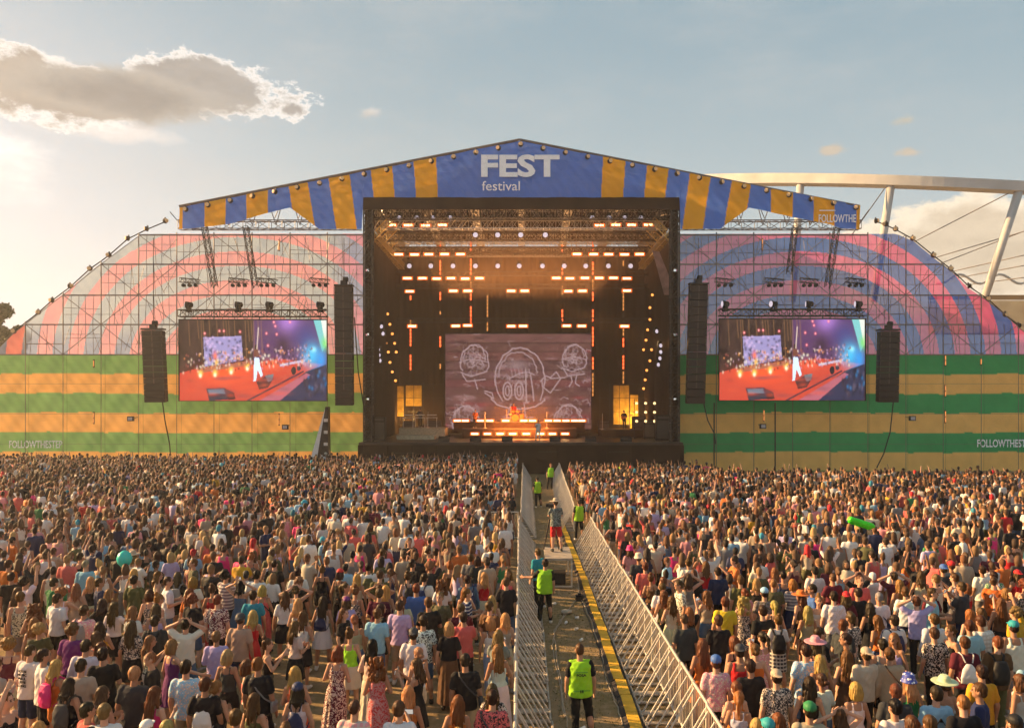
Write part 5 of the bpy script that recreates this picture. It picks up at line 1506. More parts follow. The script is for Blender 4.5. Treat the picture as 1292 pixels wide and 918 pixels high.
bpy.data.objects.remove(mh)
# ------------------------------------------------------------------ on the stage
def riser(name, label, px0, px1, Y0, Y1, z0, z1, m='blackcloth', top='stagefloor'):
    x0 = (px0 - CX) * Y0 / F; x1 = (px1 - CX) * Y0 / F
    r_ = empty(name, ((x0 + x1) / 2, (Y0 + Y1) / 2, z0)); tag(r_, label, 'riser')
    b = MB(); b.box((0, 0, (z1 - z0) / 2), (x1 - x0 - .04, Y1 - Y0 - .04, z1 - z0 - .08)); b.build('front', M[m], r_)
    b = MB(); b.box((0, 0, z1 - z0), (x1 - x0, Y1 - Y0, .08)); b.build('top', M[top], r_)
M['pale'] = mat('pale_riser', (.42, .34, .22), .6, noise=.3)
riser('stage_riser', 'wide low riser with amber lamps along its front behind the singer', 583, 728, 72.2, 76, DZ, 3.45)
riser('stage_riser', 'upper riser carrying the drum kit in front of the doodle screen', 572, 738, 74.4, 78, 3.0, 4.0)
riser('stage_riser', 'pale long riser at the left of the stage', 503, 562, 72, 75, DZ, 3.5, 'pale', 'pale')
riser('stage_riser', 'low pale platform at the left front of the stage', 500, 548, 69, 70.5, DZ, 2.95, 'pale', 'pale')
riser('stage_riser', 'dark riser under the guitarist', 760, 812, 74, 77.5, DZ, 3.3)
def cabinet(label, x, y, z, w, d, h, lamps=False):
    r_ = empty('amplifier', (x, y, z)); tag(r_, label, 'amplifier')
    b = MB(); b.box((0, 0, h / 2), (w, d, h)); b.build('box', M['arrayblack'], r_)
    b = MB(); b.box((0, -d / 2 - .01, h * .42), (w * .88, .02, h * .72)); b.box((0, -d / 2 - .012, h * .9), (w * .8, .024, h * .1)); b.build('grille', M['arraytrim'], r_)
for i, (px, Y, w_, h_) in enumerate([(516, 78, 1.2, 1.4), (535, 78, 1.0, 1.1), (548, 77, 1.3, 1.5), (762, 77.9, 1.1, 1.5), (806, 78, 1.3, 1.9), (820, 73, 1.1, 1.6), (478, 69, 1.2, 2.0), (836, 69, 1.2, 2.2)]):
    cabinet(f'dark amplifier cabinet on the stage, {ordinal(i)} from the left' if i < 6 else f'dark tall cabinet beside the {"left" if i == 6 else "right"} stage tower', (px - CX) * Y / F, Y, DZ, w_, .7, h_)
objs = []
for px in (560, 600, 640, 700, 745, 790):
    r_ = empty('floor_monitor', ((px - CX) * 66.6 / F, 66.6, DZ)); b = MB(); b._add([(-.45, -.3, 0), (.45, -.3, 0), (.45, .3, 0), (-.45, .3, 0), (-.45, -.3, .25), (.45, -.3, .25), (.45, .3, .45), (-.45, .3, .45)], [(0, 1, 2, 3), (4, 5, 6, 7), (0, 1, 5, 4), (2, 3, 7, 6), (0, 3, 7, 4), (1, 2, 6, 5)]); b.build('box', M['arrayblack'], r_)
    b = MB(); b.box((0, .32, .2), (.7, .02, .3)); b.build('grille', M['arraytrim'], r_); tag(r_, None, 'loudspeaker', 'wedge monitors on the stage front edge'); objs.append(r_)
label_row(objs, 'black wedge floor monitor on the stage edge, {} of six from the left')
# drum kit
r_ = empty('drum_kit', ((650 - CX) * 76 / F, 76, 4.04)); tag(r_, 'drum kit on the upper riser before the doodle screen', 'drum kit')
def drum(nm, c, rad, h, axis='z', m='pale'):
    b = MB(); b.lathe(c, [(rad, 0), (rad, h)], 16, axis); b.build(nm, M[m], r_, False)
drum('bass_drum', (0, -.4, .35), .35, .45, 'y', 'orangeink'); drum('snare_drum', (-.45, -.1, .6), .18, .16); drum('tom_drum', (-.2, -.3, .85), .17, .2, m='orangeink'); drum('tom_drum', (.22, -.3, .85), .17, .2, m='orangeink'); drum('floor_tom', (.6, 0, .3), .24, .4, m='orangeink')
for x, y, z in ((-.8, -.2, 1.15), (.75, -.25, 1.25), (-.4, -.5, 1.4)):
    b = MB(); b.lathe((x, y, z), [(.24, 0), (.05, .03), (.01, .03)], 16); b.tube((x, y, 0), (x, y, z), .02, 5); b.build('cymbal', M['brass'], r_)
def mic(px, Y, z, lab):
    r_ = empty('microphone_stand', ((px - CX) * Y / F, Y, z)); tag(r_, lab, 'microphone stand')
    b = MB(); b.tube((0, 0, 0), (0, 0, 1.5), .02, 5); b.lathe((0, 0, 0), [(.18, 0), (.18, .03), (.03, .05)], 10); b.build('stand', M['steel'], r_)
    b = MB(); b.tube((0, 0, 1.5), (0, -.12, 1.56), .02, 6, .035); b.build('microphone', M['black'], r_)
mic(760, 74.5, 3.34, 'microphone stand left of the guitarist'); mic(612, 73.5, 3.49, 'microphone stand beside the player in orange'); mic(690, 74, 3.49, 'microphone stand right of the singer'); mic(540, 73, 3.54, 'microphone stand on the pale left riser')
# cases and clutter at the rear left and the lit scaffold bits at the right
for i, (px, py, Y) in enumerate([(515, 545, 73.5), (530, 545, 74), (545, 545, 74.5)]):
    x = (px - CX) * Y / F; r_ = empty('keyboard_table', (x, Y, 3.54)); tag(r_, f'table with keyboards on the pale left riser, {ordinal(i)} from the left', 'table')
    b = MB(); b.box((0, 0, .9), (1.0, .5, .05)); b.box((0, .05, 1.15), (.9, .35, .08)); b.build('tabletop', M['steel'], r_)
    for k in (-.45, .45):
        b = MB(); b.tube((k, -.2, 0), (k, .2, .9), .025, 5); b.tube((k, .2, 0), (k, -.2, .9), .025, 5); b.build('leg', M['steel'], r_)
r_ = empty('lamp_rack', P(813, 545, 71)); r_.location.z = DZ; tag(r_, 'rack of small golden lamps at the right of the stage floor', 'lamp rack')
b = MB()
for x in (-.9, 0, .9): b.tube((x, 0, 0), (x, 0, 3.6), .03, 5)
for z in (1.6, 2.4, 3.2): b.tube((-1, 0, z), (1, 0, z), .03, 5)
b.build('frame', M['darktube'], r_)
for i in range(9):
    b = MB(); b.lathe((-.8 + .8 * (i % 3) + .1, -.1, 1.6 + .8 * (i // 3)), [(.02, -.1), (.12, -.05), (.12, .12), (.04, .16)], 8, 'y'); b.build('lamp', M['dimgold'] if 'dimgold' in M else M.setdefault('dimgold', mat_emit('gold_lamp', (1, .6, .25), .8)), r_)
# performers
def performer(lab, px, Y, z, *a, **k):
    o = make_person((px - CX) * Y / F, Y, z, *a, **k); PEOPLE.pop(); o['label'] = lab; return o
performer('singer in white T-shirt and white trousers at the front of the stage', 679, 69, DZ, 'm', 'short', 'dark', 'tee', 'white', 'trousers', 'white', 170, 'onehold')
performer('player in orange T-shirt on the wide riser, left of centre', 599, 74, 3.49, 'm', 'short', 'dark', 'tee', 'orange', 'trousers', 'black', 175, 'play')
g = performer('guitarist in black before the yellow flat at the right', 788, 75.5, 3.34, 'm', 'short', 'dark', 'tee', 'black', 'trousers', 'black', 180, 'play')
performer('drummer in red T-shirt behind the drum kit', 648, 77, 4.04, 'm', 'short', 'brown', 'tee', 'red', 'trousers', 'black', 180, 'play')
performer('keyboard player in dark clothes on the pale left riser', 530, 74.4, 3.54, 'm', 'short', 'dark', 'tee', 'charcoal', 'trousers', 'black', 180, 'hold')
performer('crew member in grey T-shirt by the right stage tower', 833, 70, DZ, 'm', 'short', 'dark', 'tee', 'grey', 'shorts', 'grey', 120, 'down')
r_ = empty('electric_guitar', (g.location.x, g.location.y - .2, 4.45)); r_.rotation_euler = (0, R(-18), 0); tag(r_, 'dark electric guitar held by the guitarist', 'guitar')
so = Solid(); so.ell((-.2, 0, 0), (.19, .03, .16)); so.ell((-.0, 0, .0), (.13, .03, .12)); V, Fc = remesh(so, .014, 1); link('guitar_body', np_mesh('guitar_body', V, Fc, M['orangeink']), r_)
b = MB(); b.box((.38, 0, 0), (.62, .03, .05)); b.box((.72, 0, .0), (.14, .025, .09)); b.build('neck', M['arraytrim'], r_)

# ------------------------------------------------------------------ aisle
guardA = make_person(*GX(734, 935), 0, 'm', 'buzz', 'brown', 'tee', 'black', 'trousers', 'black', 2, 'down', 'vest', scale=1.0, legs='ease')
PEOPLE[-1]['label'] = 'steward in lime vest reading FOSA, standing with back turned in the empty aisle'
guardB = make_person(*GX(686, 786), 0, 'm', 'short', 'dark', 'tee', 'black', 'trousers', 'black', 4, 'lean', 'vest', scale=1.0)
PEOPLE[-1]['label'] = 'steward in lime vest stretching one arm over the left barrier beside the camera platform'
o = make_person(GX(679, 772)[0] + .05, GX(679, 772)[1] + .35, 0, 'm', 'short', 'auburn', 'tee', 'teal', 'trousers', 'black', 40, 'reach', '', scale=.99)
PEOPLE[-1]['label'] = 'person in teal T-shirt half hidden behind the steward at the left barrier'
for px, py, lab, hc in ((729.5, 681, 'steward in lime vest standing at the gap in the right barrier', 'dark'), (679, 640, 'steward in lime vest far up the aisle at the left barrier', 'dark'), (694, 617, 'steward in lime vest before the stage at the end of the aisle', 'light'), (784, 616, 'steward in lime vest by the stage front right of the aisle', 'light')):
    make_person(*GX(px, py), 0, 'm', 'short', hc, 'tee', 'black', 'trousers', 'black', rnd.uniform(-20, 20) + (180 if py < 620 else 0), 'down', 'vest', scale=1.0); PEOPLE[-1]['label'] = lab
def on_back(me_list, parent, y, z, col=None):
    for me_, dx, dz in me_list:
        o = link('lettering', me_, parent); o.location = (dx, y, z + dz)
def fit(s, w, h, m, off=0.0):
    me = text_mesh('lettering', s, 1.0, m, off, extrude=.002); co = np.empty(len(me.vertices) * 3, np.float32); me.vertices.foreach_get('co', co); co = co.reshape(-1, 3)
    mn, mx = co.min(0), co.max(0); co[:, 0] = ((co[:, 0] - mn[0]) / (mx[0] - mn[0]) - .5) * w; co[:, 2] = (co[:, 2] - mn[2]) / (mx[2] - mn[2]) * h; me.vertices.foreach_set('co', co.ravel()); me.update(); return me
def child(o, nm): return [c for c in o.children if c.name.split('.')[0] == nm][0]
vA = child(guardA, 'safety_vest')
on_back([(fit('FOSA', .17, .048, M['ink'], .03), 0, .0), (fit('II', .055, .05, M['ink'], .02), 0, -.29)], vA, -.216, 1.255)
pb = MB(); pb.box((0, -.206, 1.33), (.22, .006, .022)); pb.box((0, -.206, 1.00), (.30, .004, .02)); pb.build('reflective_strip', M['lime2'] if 'lime2' in M else M.setdefault('lime2', mat('faded_print', (.16, .42, .04), .7)), vA)
for p_ in PEOPLE:      # printed shirts of the roster
    e = p_['extra'].split(','); tops = [c for c in p_['o'].children if c.name.startswith('t_shirt')]
    if not tops: continue
    if 'text' in e:
        on_back([(fit(w_, .19, .045, M['ink'], .03), 0, -i * .062) for i, w_ in enumerate(['HOUSE', 'MUSIC', 'ALL', 'LIFE', 'LONG'])], tops[0], -.146, 1.32)
        p_['label'] = 'person in white T-shirt printed with five black words, and navy shorts'
    if 'logo' in e:
        b = MB(); b.box((0, -.146, 1.2), (.2, .006, .015)); b.box((0, -.146, 1.25), (.2, .006, .05)); b.box((0, -.146, 1.3), (.2, .006, .012)); b.build('print', M['orangeink'], tops[0]); p_['label'] = 'person in black T-shirt with an orange print across the back'
    if 'peak' in e:
        b = MB()
        for a_, c_ in (((-.1, 1.18), (0, 1.34)), ((0, 1.34), (.1, 1.18)), ((-.1, 1.18), (.1, 1.18))): b.tube((a_[0], -.146, a_[1]), (c_[0], -.146, c_[1]), .008, 4)
        b._add([(-.035, -.148, 1.28), (.035, -.148, 1.28), (0, -.148, 1.34)], [(0, 1, 2)]); b.build('print', M['ink'], tops[0]); p_['label'] = 'person in light blue T-shirt with a black triangle print on the back'
# camera platform
Yp = 25.6; x0, x1 = .80, 1.62
r_ = empty('camera_platform', ((x0 + x1) / 2, Yp + .95, 0)); tag(r_, 'low square platform with pale rim in the aisle carrying the camera operator', 'platform')
w_ = x1 - x0; d_ = 2.0; hz = .97
b = MB(); b.box((0, 0, hz - .04), (w_ + .06, d_, .07)); b.build('deck', M['plate'], r_)
for sx in (-1, 1):
    for sy in (-1, 1):
        b = MB(); b.box((sx * w_ / 2, sy * (d_ / 2 - .04), hz / 2 - .04), (.05, .05, hz - .08)); b.build('leg', M['steel'], r_)
b = MB(); b.box((0, -d_ / 2 + .04, .05), (w_, .04, .05)); b.box((0, d_ / 2 - .04, .05), (w_, .04, .05)); b.build('lower_frame', M['steel'], r_)
o = MB().box((0, 0, .2), (.5, .5, .32)).box((0, 0, .385), (.54, .54, .04)).build('equipment_case', M['black']); o.location = ((x0 + x1) / 2 - .02, Yp + .6, 0); tag(o, 'black equipment case under the camera platform', 'case')
op = make_person(1.16, Yp + 1.05, hz, 'm', 'short', 'brown', 'tee', 'grey:d', 'shorts', 'red', 8, 'phone', 'hat:straw/beige', scale=.995); PEOPLE[-1]['label'] = 'camera operator in speckled T-shirt, red shorts and straw hat standing on the platform'
r_ = empty('tripod_camera', (1.02, Yp + 1.62, hz)); tag(r_, 'video camera on a tripod before the operator on the platform', 'camera')
for k, a_ in enumerate((90, 210, 330)):
    b = MB(); b.tube((.30 * math.cos(R(a_)), .26 * math.sin(R(a_)), 0), (0, 0, 1.25), .022, 6, .03); b.build('leg', M['arrayblack'] if k else M['orangeink'], r_)
b = MB(); b.box((0, 0, 1.42), (.18, .42, .22)); b.tube((0, .2, 1.42), (0, .42, 1.42), .07, 10); b.box((-.14, -.1, 1.5), (.1, .14, .1)); b.build('camera_body', M['black'], r_)
b = MB(); b.tube((.05, -.1, 1.3), (.2, -.55, 1.15), .014, 5); b.build('pan_handle', M['steel'], r_)
# cable ramps
def ramp():
    r_ = empty('cable_ramp'); b = MB(); b.prism([(-.20, 0), (.20, 0), (.10, .07), (-.10, .07)], -.45, .45); b.build('base', M['arrayblack'], r_)
    b = MB(); b.box((0, 0, .076), (.22, .88, .016)); b.build('lid', M['yellow'], r_); return r_
rp = ramp(); objs = []; y = 7.5; i = 0
while y < 44:
    o = rp if i == 0 else copy_tree(rp); xx = 2.1 - max(0, y - 26) * .012; o.location = (xx + rnd.uniform(-.012, .012), y, .004); o.rotation_euler = (0, 0, R(rnd.uniform(-1.2, 1.2))); tag(o, None, 'cable ramp', 'yellow cable ramp segments along the aisle'); objs.append(o); y += .905; i += 1
label_row(objs, 'yellow cable ramp segment on the aisle ground, {} from the camera')
for i, (pts, m, lab) in enumerate([([(712, 905), (706, 860), (697, 815), (700, 795), (712, 775), (728, 755), (731, 745), (722, 738)], 'palecable', 'pale cable snaking left of the aisle middle'), ([(716, 918), (709, 870), (703, 830), (699, 800), (704, 790), (716, 772)], 'palecable', 'pale cable running beside the snaking one'),
                                   ([(786, 915), (775, 880), (762, 850), (760, 825), (748, 790), (738, 765), (730, 752), (728, 720)], 'palecable', 'pale cable curving beside the yellow ramp'), ([(790, 915), (778, 882), (764, 852), (756, 820), (741, 778), (732, 756)], 'cable', 'dark cable next to the yellow ramp')]):
    W = [Vector((*GX(a, c), .015)) for a, c in pts]; q_ = []
    for k in range(len(W) - 1):
        for t_ in range(5): q_.append(W[k].lerp(W[k + 1], t_ / 5) + Vector((rnd.uniform(-.02, .02), 0, 0)))
    b = MB(); b.path(q_ + [W[-1]], .014, 5); o = b.build('ground_cable', M[m]); tag(o, lab, 'cable')
o = MB().box((0, 0, .09), (.22, .18, .18)).box((0, 0, .2), (.1, .05, .05)).build('power_box', M['black']); o.location = (*GX(731, 757), 0); tag(o, 'small black power box on the aisle ground where the cables meet', 'box')
so = Solid().ell((0, 0, .06), (.16, .12, .07)).ell((.08, .05, .05), (.1, .1, .06)); V, Fc = remesh(so, .015, 1); o = link('crumpled_bag', np_mesh('crumpled_bag', folds(V, .01, 3), Fc, M['plate'])); o.location = (*GX(714, 774), 0); tag(o, 'crumpled pale bag lying on the aisle ground', 'bag')

# barriers
def barrier(side):
    """upright at x=0, foot plate towards the crowd... braces reach to the aisle side (-side)"""
    r_ = empty('crowd_barrier'); s_ = -side
    b = MB()
    for z in (.06, 1.17): b.tube((0, -.5, z), (0, .5, z), .028, 6)
    for y_ in (-.5, .5): b.tube((0, y_, .03), (0, y_, 1.18), .026, 6)
    for k in range(1, 7): b.tube((0, -.5 + k / 7, .06), (0, -.5 + k / 7, 1.17), .012, 4)
    b.build('panel', M['steel'], r_)
    b = MB()
    b.box((s_ * .34, 0, .03), (.60, .2, .03)); b.tube((s_ * .02, -.48, .04), (s_ * .66, -.48, .04), .022, 5); b.tube((s_ * .02, .48, .04), (s_ * .66, .48, .04), .022, 5); b.tube((s_ * .66, -.5, .04), (s_ * .66, .5, .04), .024, 5)
    b.build('foot_plate', M['plate'], r_)
    for y_ in (-.42, 0, .42):
        b = MB(); b.tube((0, y_, 1.10), (s_ * .62, y_, .05), .018, 5); b.build('brace', M['steel'], r_)
    return r_
for side, nm, lines in ((1, 'right', [(BAR_R, 7.6, BAR_R - .12, 33.2), (2.45, 36.5, 2.95, 62)]), (-1, 'left', [(BAR_L, 7.6, BAR_L + .0, 33.5), (-.02, 34.6, .10, 62)])):
    pr = barrier(side); n = 0; objs = []
    for xa, ya, xb, yb in lines:
        L = math.hypot(xb - xa, yb - ya); k = int(L / 1.02); ang = -math.atan2(xb - xa, yb - ya)
        for i in range(k):
            o = pr if n == 0 else copy_tree(pr); t_ = (i + .5) / k
            o.location = (xa + (xb - xa) * t_ + rnd.uniform(-.015, .015), ya + (yb - ya) * t_, 0); o.rotation_euler = (0, R(rnd.uniform(-.6, .6)), ang + R(rnd.uniform(-.7, .7))); n += 1
            tag(o, None, 'crowd barrier', f'steel crowd barriers lining the {nm} side of the aisle'); objs.append(o)
    for i, o in enumerate(objs): o['label'] = f'steel crowd barrier on the {nm} side of the aisle, {ordinal(i) if i < 59 else str(i + 1) + "th"} from the camera'
    if side == -1:
        for k in range(4):
            o = copy_tree(pr); o.location = (-.65 - k * 1.02, 34.7, 0); o.rotation_euler = (0, 0, R(90)); tag(o, f'steel barrier running into the left crowd at right angles, {ordinal(k)} from the aisle', 'crowd barrier', 'barriers across the left crowd')
b = MB(); xa, xb = 23.2, 32
b.tube((xa, 47, 1.2), (xb, 47, 1.2), .05, 5); b.tube((xa, 47, .3), (xb, 47, .3), .04, 5)
k = xa
while k <= xb: b.tube((k, 47, 0), (k, 47, 1.2), .03, 4); k += .22
o = b.build('black_fence', M['black']); tag(o, 'low black fence crossing the crowd near the right edge', 'fence')
b = MB(); b.box((29, 52.2, .6), (32, .06, 1.1)); o = b.build('kick_fence', M['arrayblack']); tag(o, 'dark low fence closing the rear of the right crowd below the banner', 'fence')
# green inflatable above the right crowd
Yg = 25.6; r_ = empty('inflatable', P(1087, 659, Yg)); r_.rotation_euler = (0, R(17), R(8)); tag(r_, 'bright green inflatable tube held up above the right crowd', 'inflatable')
so = Solid(); so.cap((-.38, 0, .0), (.38, 0, 0), .10, .09); so.cap((-.36, .04, -.07), (.32, .04, -.08), .075, .08); V, Fc = remesh(so, .02, 2); o = link('tube', np_mesh('tube', folds(V, .012, 4), Fc, mat('green_vinyl', (.06, .72, .02), .35)), r_)
b = MB(); b.tube((0, 0, -.1), (.03, 0, -.45), .012, 6); b.build('stick', M['black'], r_)
# turquoise balloon, patterned parasol
def at_head(px, py, z): Y = F * (CAMH - z) / (py - CY); return ((px - CX) * Y / F, Y, z)
r_ = empty('balloon', at_head(157, 706, 1.75)); b = MB(); b.lathe((0, 0, 0), [(.01, -.24), (.05, -.22), (.17, -.08), (.2, .05), (.15, .18), (.05, .25), (.005, .26)], 16); b.build('balloon_skin', mat('turquoise_rubber', (.05, .5, .42), .3), r_, True); b = MB(); b.tube((0, 0, -.22), (.02, 0, -1.0), .006, 4); b.build('string', M['white'], r_); tag(r_, 'turquoise balloon in the left crowd beside the wide straw hat', 'balloon')
cup = MB().lathe((0, 0, 0), [(.028, 0), (.04, .11), (.036, .11), (.026, .01)], 10).mesh('paper_cup', M['white'], True)
for k in range(12):
    o = link('paper_cup', cup); o.location = (rnd.uniform(.7, 1.75), rnd.uniform(12, 24), .035); o.rotation_euler = (R(90), 0, rnd.uniform(0, 6.28)); tag(o, 'white paper cup lying on the trampled aisle ground', 'cup', 'discarded cups in the aisle')

# ------------------------------------------------------------------ labels of the people
used = set()
for p_ in PEOPLE:
    if 'label' in p_: p_['o']['label'] = p_['label']; used.add(p_['label'])
PA = np.array([(p_['x'], p_['y']) for p_ in PEOPLE])
PXs = CX + F * PA[:, 0] / PA[:, 1]
def cut(words): return ' '.join(words.split()[:16])
counts = {}
for p_ in PEOPLE:
    if 'label' in p_: continue
    counts['; '.join(p_['desc'])] = counts.get('; '.join(p_['desc']), 0) + 1
for i, p_ in enumerate(PEOPLE):
    if 'label' in p_: continue
    d = p_['desc']; base = 'person in ' + d[0] + ''.join(', ' + e for e in d[1:])
    cand = []
    if len(base.split()) >= 4 and counts['; '.join(d)] == 1: cand.append(base)
    dd = np.hypot(PA[:, 0] - p_['x'], PA[:, 1] - p_['y']); order = np.argsort(dd)[1:9]
    for variant in (base, 'person in ' + d[0], 'person in ' + p_['top']):
        for j in order:
            q_ = PEOPLE[j]
            if q_['top'] == p_['top']: continue
            dx, dy = q_['x'] - p_['x'], q_['y'] - p_['y']
            rel = ('left of' if dx > 0 else 'right of') if abs(dx) > abs(dy) else ('in front of' if dy > 0 else 'behind')
            cand.append(f"{variant}, {rel} {q_['top']}")
    for a_ in order[:6]:
        for c_ in order[:8]:
            if a_ == c_: continue
            cand.append(f"person in {p_['top']} between {PEOPLE[a_]['top']} and {PEOPLE[c_]['top']}")
    lab = None
    for c_ in cand:
        if c_ not in used and 4 <= len(c_.split()) <= 16: lab = c_; break
    if lab is None: lab = cut(f"person in {p_['top']}, {ordinal(min(58, int(PXs[i] / 25) % 50))} column, row {i}")
    used.add(lab); p_['o']['label'] = lab
ub = {}
for o in BAGS:
    l = o['label']; ub.setdefault(l, []).append(o)
for l, os_ in ub.items():
    if len(os_) > 1:
        for o in os_:
            j = int(np.argmin(np.hypot(PA[:, 0] - o.location.x, PA[:, 1] - o.location.y))); o['label'] = cut(l.split(' worn')[0].split(' held')[0] + ' of ' + PEOPLE[j]['o']['label'].replace('person in', 'the person in'))

# ------------------------------------------------------------------ ground
m, t, b = mat_base('trampled_field'); co = t.n('ShaderNodeTexCoord').outputs['Object']
n1 = t.n('ShaderNodeTexNoise', i_Vector=co, i_Scale=.35, i_Detail=6.0).outputs[0]; n2 = t.n('ShaderNodeTexNoise', i_Vector=co, i_Scale=5.0, i_Detail=6.0).outputs[0]; n3 = t.n('ShaderNodeTexNoise', i_Vector=co, i_Scale=38.0, i_Detail=4.0).outputs[0]
c = t.mix(t.sstep(n1, .35, .65), (.33, .215, .115), (.25, .18, .08)); c = t.mix(t.sstep(n2, .42, .7), c, (.38, .26, .15)); c = t.mix(t.math('MULTIPLY', n3, .6), c, (.10, .07, .035))
t.link(c, b.inputs['Base Color']); b.inputs['Roughness'].default_value = .95; b.inputs['Specular IOR Level'].default_value = .1
bp = t.n('ShaderNodeBump', i_Strength=.7, i_Distance=.04, i_Height=t.math('ADD', n3, n2)); t.link(bp.outputs[0], b.inputs['Normal'])
b = MB(); b.poly([(-300, -40, 0), (300, -40, 0), (300, 400, 0), (-300, 400, 0)]); o = b.build('ground', m); tag(o, 'trampled dry grass field', kind='structure')
# grass tufts in the aisle and gaps
b = MB(); rg = random.Random(3)
for k in range(9000):
    y = 8 + 32 * rg.random() ** 1.6; x = rg.uniform(.65, 1.85) if rg.random() < .45 else rg.uniform(-9, 9)
    h = rg.uniform(.015, .05); a_ = rg.uniform(0, 3.14); dx, dy = math.cos(a_) * .012, math.sin(a_) * .012
    b._add([(x - dx, y - dy, 0), (x + dx, y + dy, 0), (x + rg.uniform(-.02, .02), y + rg.uniform(-.02, .02), h)], [(0, 1, 2)])
o = b.build('grass', mat('dry_grass', (.16, .13, .045), .9, noise=.4, nscale=2)); tag(o, 'short dry grass tufts on the trampled ground', kind='stuff')
# paper cups litter
# ------------------------------------------------------------------ trees behind the left banner
mleaf = mat('leaves', (.07, .08, .03), .8, noise=.5, nscale=.5); mbark = mat('bark', (.09, .06, .04), .9)
def tree(px, py, Y, wpx, lab, seed):
    rr = random.Random(seed); x, zt = XZ(px, py, Y); w_ = wpx * Y / F / 2
    r_ = empty('tree', (x, Y, 0)); tag(r_, lab, 'tree', 'trees behind the left banner')
    b = MB(); b.tube((0, 0, 0), (.2, 0, zt * .55), .4, 8, .22)
    for k in range(7):
        a_ = rr.uniform(0, 6.28); b.tube((.15, 0, zt * rr.uniform(.35, .55)), (math.cos(a_) * w_ * .7, math.sin(a_) * w_ * .7, zt * rr.uniform(.65, .9)), .14, 5, .03)
    b.build('trunk', mbark, r_)
    cl = [(rr.uniform(-1, 1) * w_ * .72, rr.uniform(-1, 1) * w_ * .7, zt * rr.uniform(.42, .9), rr.uniform(.25, .42) * w_) for _ in range(26)]
    cl.append((0, 0, zt - w_ * .35, w_ * .38)); n = 15000; V = np.empty((n * 4, 3)); i = 0
    for k in range(n):
        cx_, cy_, cz_, cr_ = rr.choice(cl); u = Vector((rr.gauss(0, 1), rr.gauss(0, 1), rr.gauss(0, 1))).normalized() * cr_ * rr.uniform(.55, 1.05)
        p0 = Vector((cx_, cy_, cz_)) + u; a_ = Vector((rr.gauss(0, 1), rr.gauss(0, 1), rr.gauss(0, 1))).normalized(); b2 = a_.orthogonal().normalized(); s_ = rr.uniform(.13, .26)
        for q0, q1 in ((-1, 0), (0, -.6), (1, 0), (0, .6)): V[i] = p0 + a_ * q0 * s_ + b2 * q1 * s_; i += 1
    link('crown', np_mesh('crown', V, np.arange(n * 4).reshape(-1, 4), mleaf, False), r_)
tree(6, 383, 105, 52, 'dark leafy tree rising above the left end of the banner', 1); tree(-38, 392, 112, 60, 'dark leafy tree at the left picture edge behind the banner', 2)
# ------------------------------------------------------------------ stadium ring behind right
r_ = empty('stadium_roof', P(1200, 500, 160)); r_.location.z = 0; tag(r_, 'pale ring beam roof of a stadium on slanting columns behind the right banner', 'stadium')
pl = [(760, 236, 200), (850, 228.5, 185), (920, 226.5, 172), (1000, 227, 162), (1060, 227.5, 155), (1115, 228.5, 150), (1200, 231, 146), (1290, 236, 144), (1400, 244, 146), (1600, 262, 155)]
vs = []; hh = 6.2
_x = np.array([q[0] for q in pl], float); _c1 = np.polyfit(_x / 1000, [q[1] for q in pl], 4); _c2 = np.polyfit(_x / 1000, [q[2] for q in pl], 4)
pl = [(px, float(np.polyval(_c1, px / 1000)), float(np.polyval(_c2, px / 1000))) for px in np.linspace(760, 1600, 60)]
for px, py, Y in pl:
    x, z = XZ(px, py, Y); h = hh * Y / F
    for dy, dz in ((-1.0, h), (1.6, h), (1.6, -h), (-1.0, -h)): vs.append((x, Y + dy, z + dz))
b = MB(); k = len(pl); b._add(vs, [(i * 4 + j, i * 4 + (j + 1) % 4, (i + 1) * 4 + (j + 1) % 4, (i + 1) * 4 + j) for i in range(k - 1) for j in range(4)] + [(0, 1, 2, 3), tuple((k - 1) * 4 + j for j in range(4))])
part_at(b.build('ring_beam', M['concrete']), r_)
for (ax, ay, bx, by, Y) in ((1124, 234, 1102, 380, 150), (1286, 240, 1243, 374, 144), (1010, 232, 1000, 380, 161)):
    b = MB(); b.tube(P(ax, ay, Y), P(bx, by, Y), .75, 12, .65); part_at(b.build('column', M['concrete'], smooth=True), r_)
b = MB()
for a_, c_ in (((1116, 238, 150), (1072, 300, 150)), ((1284, 238, 144), (1140, 312, 160)), ((1292, 292, 150), (1170, 328, 165)), ((1292, 322, 150), (1190, 345, 170)), ((1292, 335, 150), (1200, 352, 170)), ((1292, 350, 150), (1215, 360, 170)), ((1400, 250, 146), (1180, 335, 168))): b.tube(P(*a_), P(*c_), .1, 5)
part_at(b.build('cable_net', M['tube']), r_)
b = MB()
for px0, py0, py1, Y0 in ((1180, 372, 376, 165), (1180, 379, 420, 172)):
    q_ = []
    for px, dY in ((px0, 0), (1235, -6), (1292, -10), (1400, -14)):
        q_.append((px, Y0 + dY))
    for i in range(3):
        a0 = P(q_[i][0], py0, q_[i][1]); a1 = P(q_[i + 1][0], py0, q_[i + 1][1]); b0 = P(q_[i][0], py1, q_[i][1] + 2); b1 = P(q_[i + 1][0], py1, q_[i + 1][1] + 2)
        b._add([a0, a1, b1, b0] + [v + Vector((0, 3, 0)) for v in (a0, a1, b1, b0)], [(0, 1, 2, 3), (4, 5, 6, 7), (0, 1, 5, 4), (3, 2, 6, 7)])
part_at(b.build('lower_bowl', mat('bowl', (.3, .28, .22), .8, noise=.3, nscale=.3)), r_)
b = MB(); b.path([P(1300, 352 + 6 * math.sin(k * .7), 158) + Vector((-k * .9, 0, 0)) for k in range(0, 22)], .25, 6); part_at(b.build('rim_pipe', M['concrete']), r_)

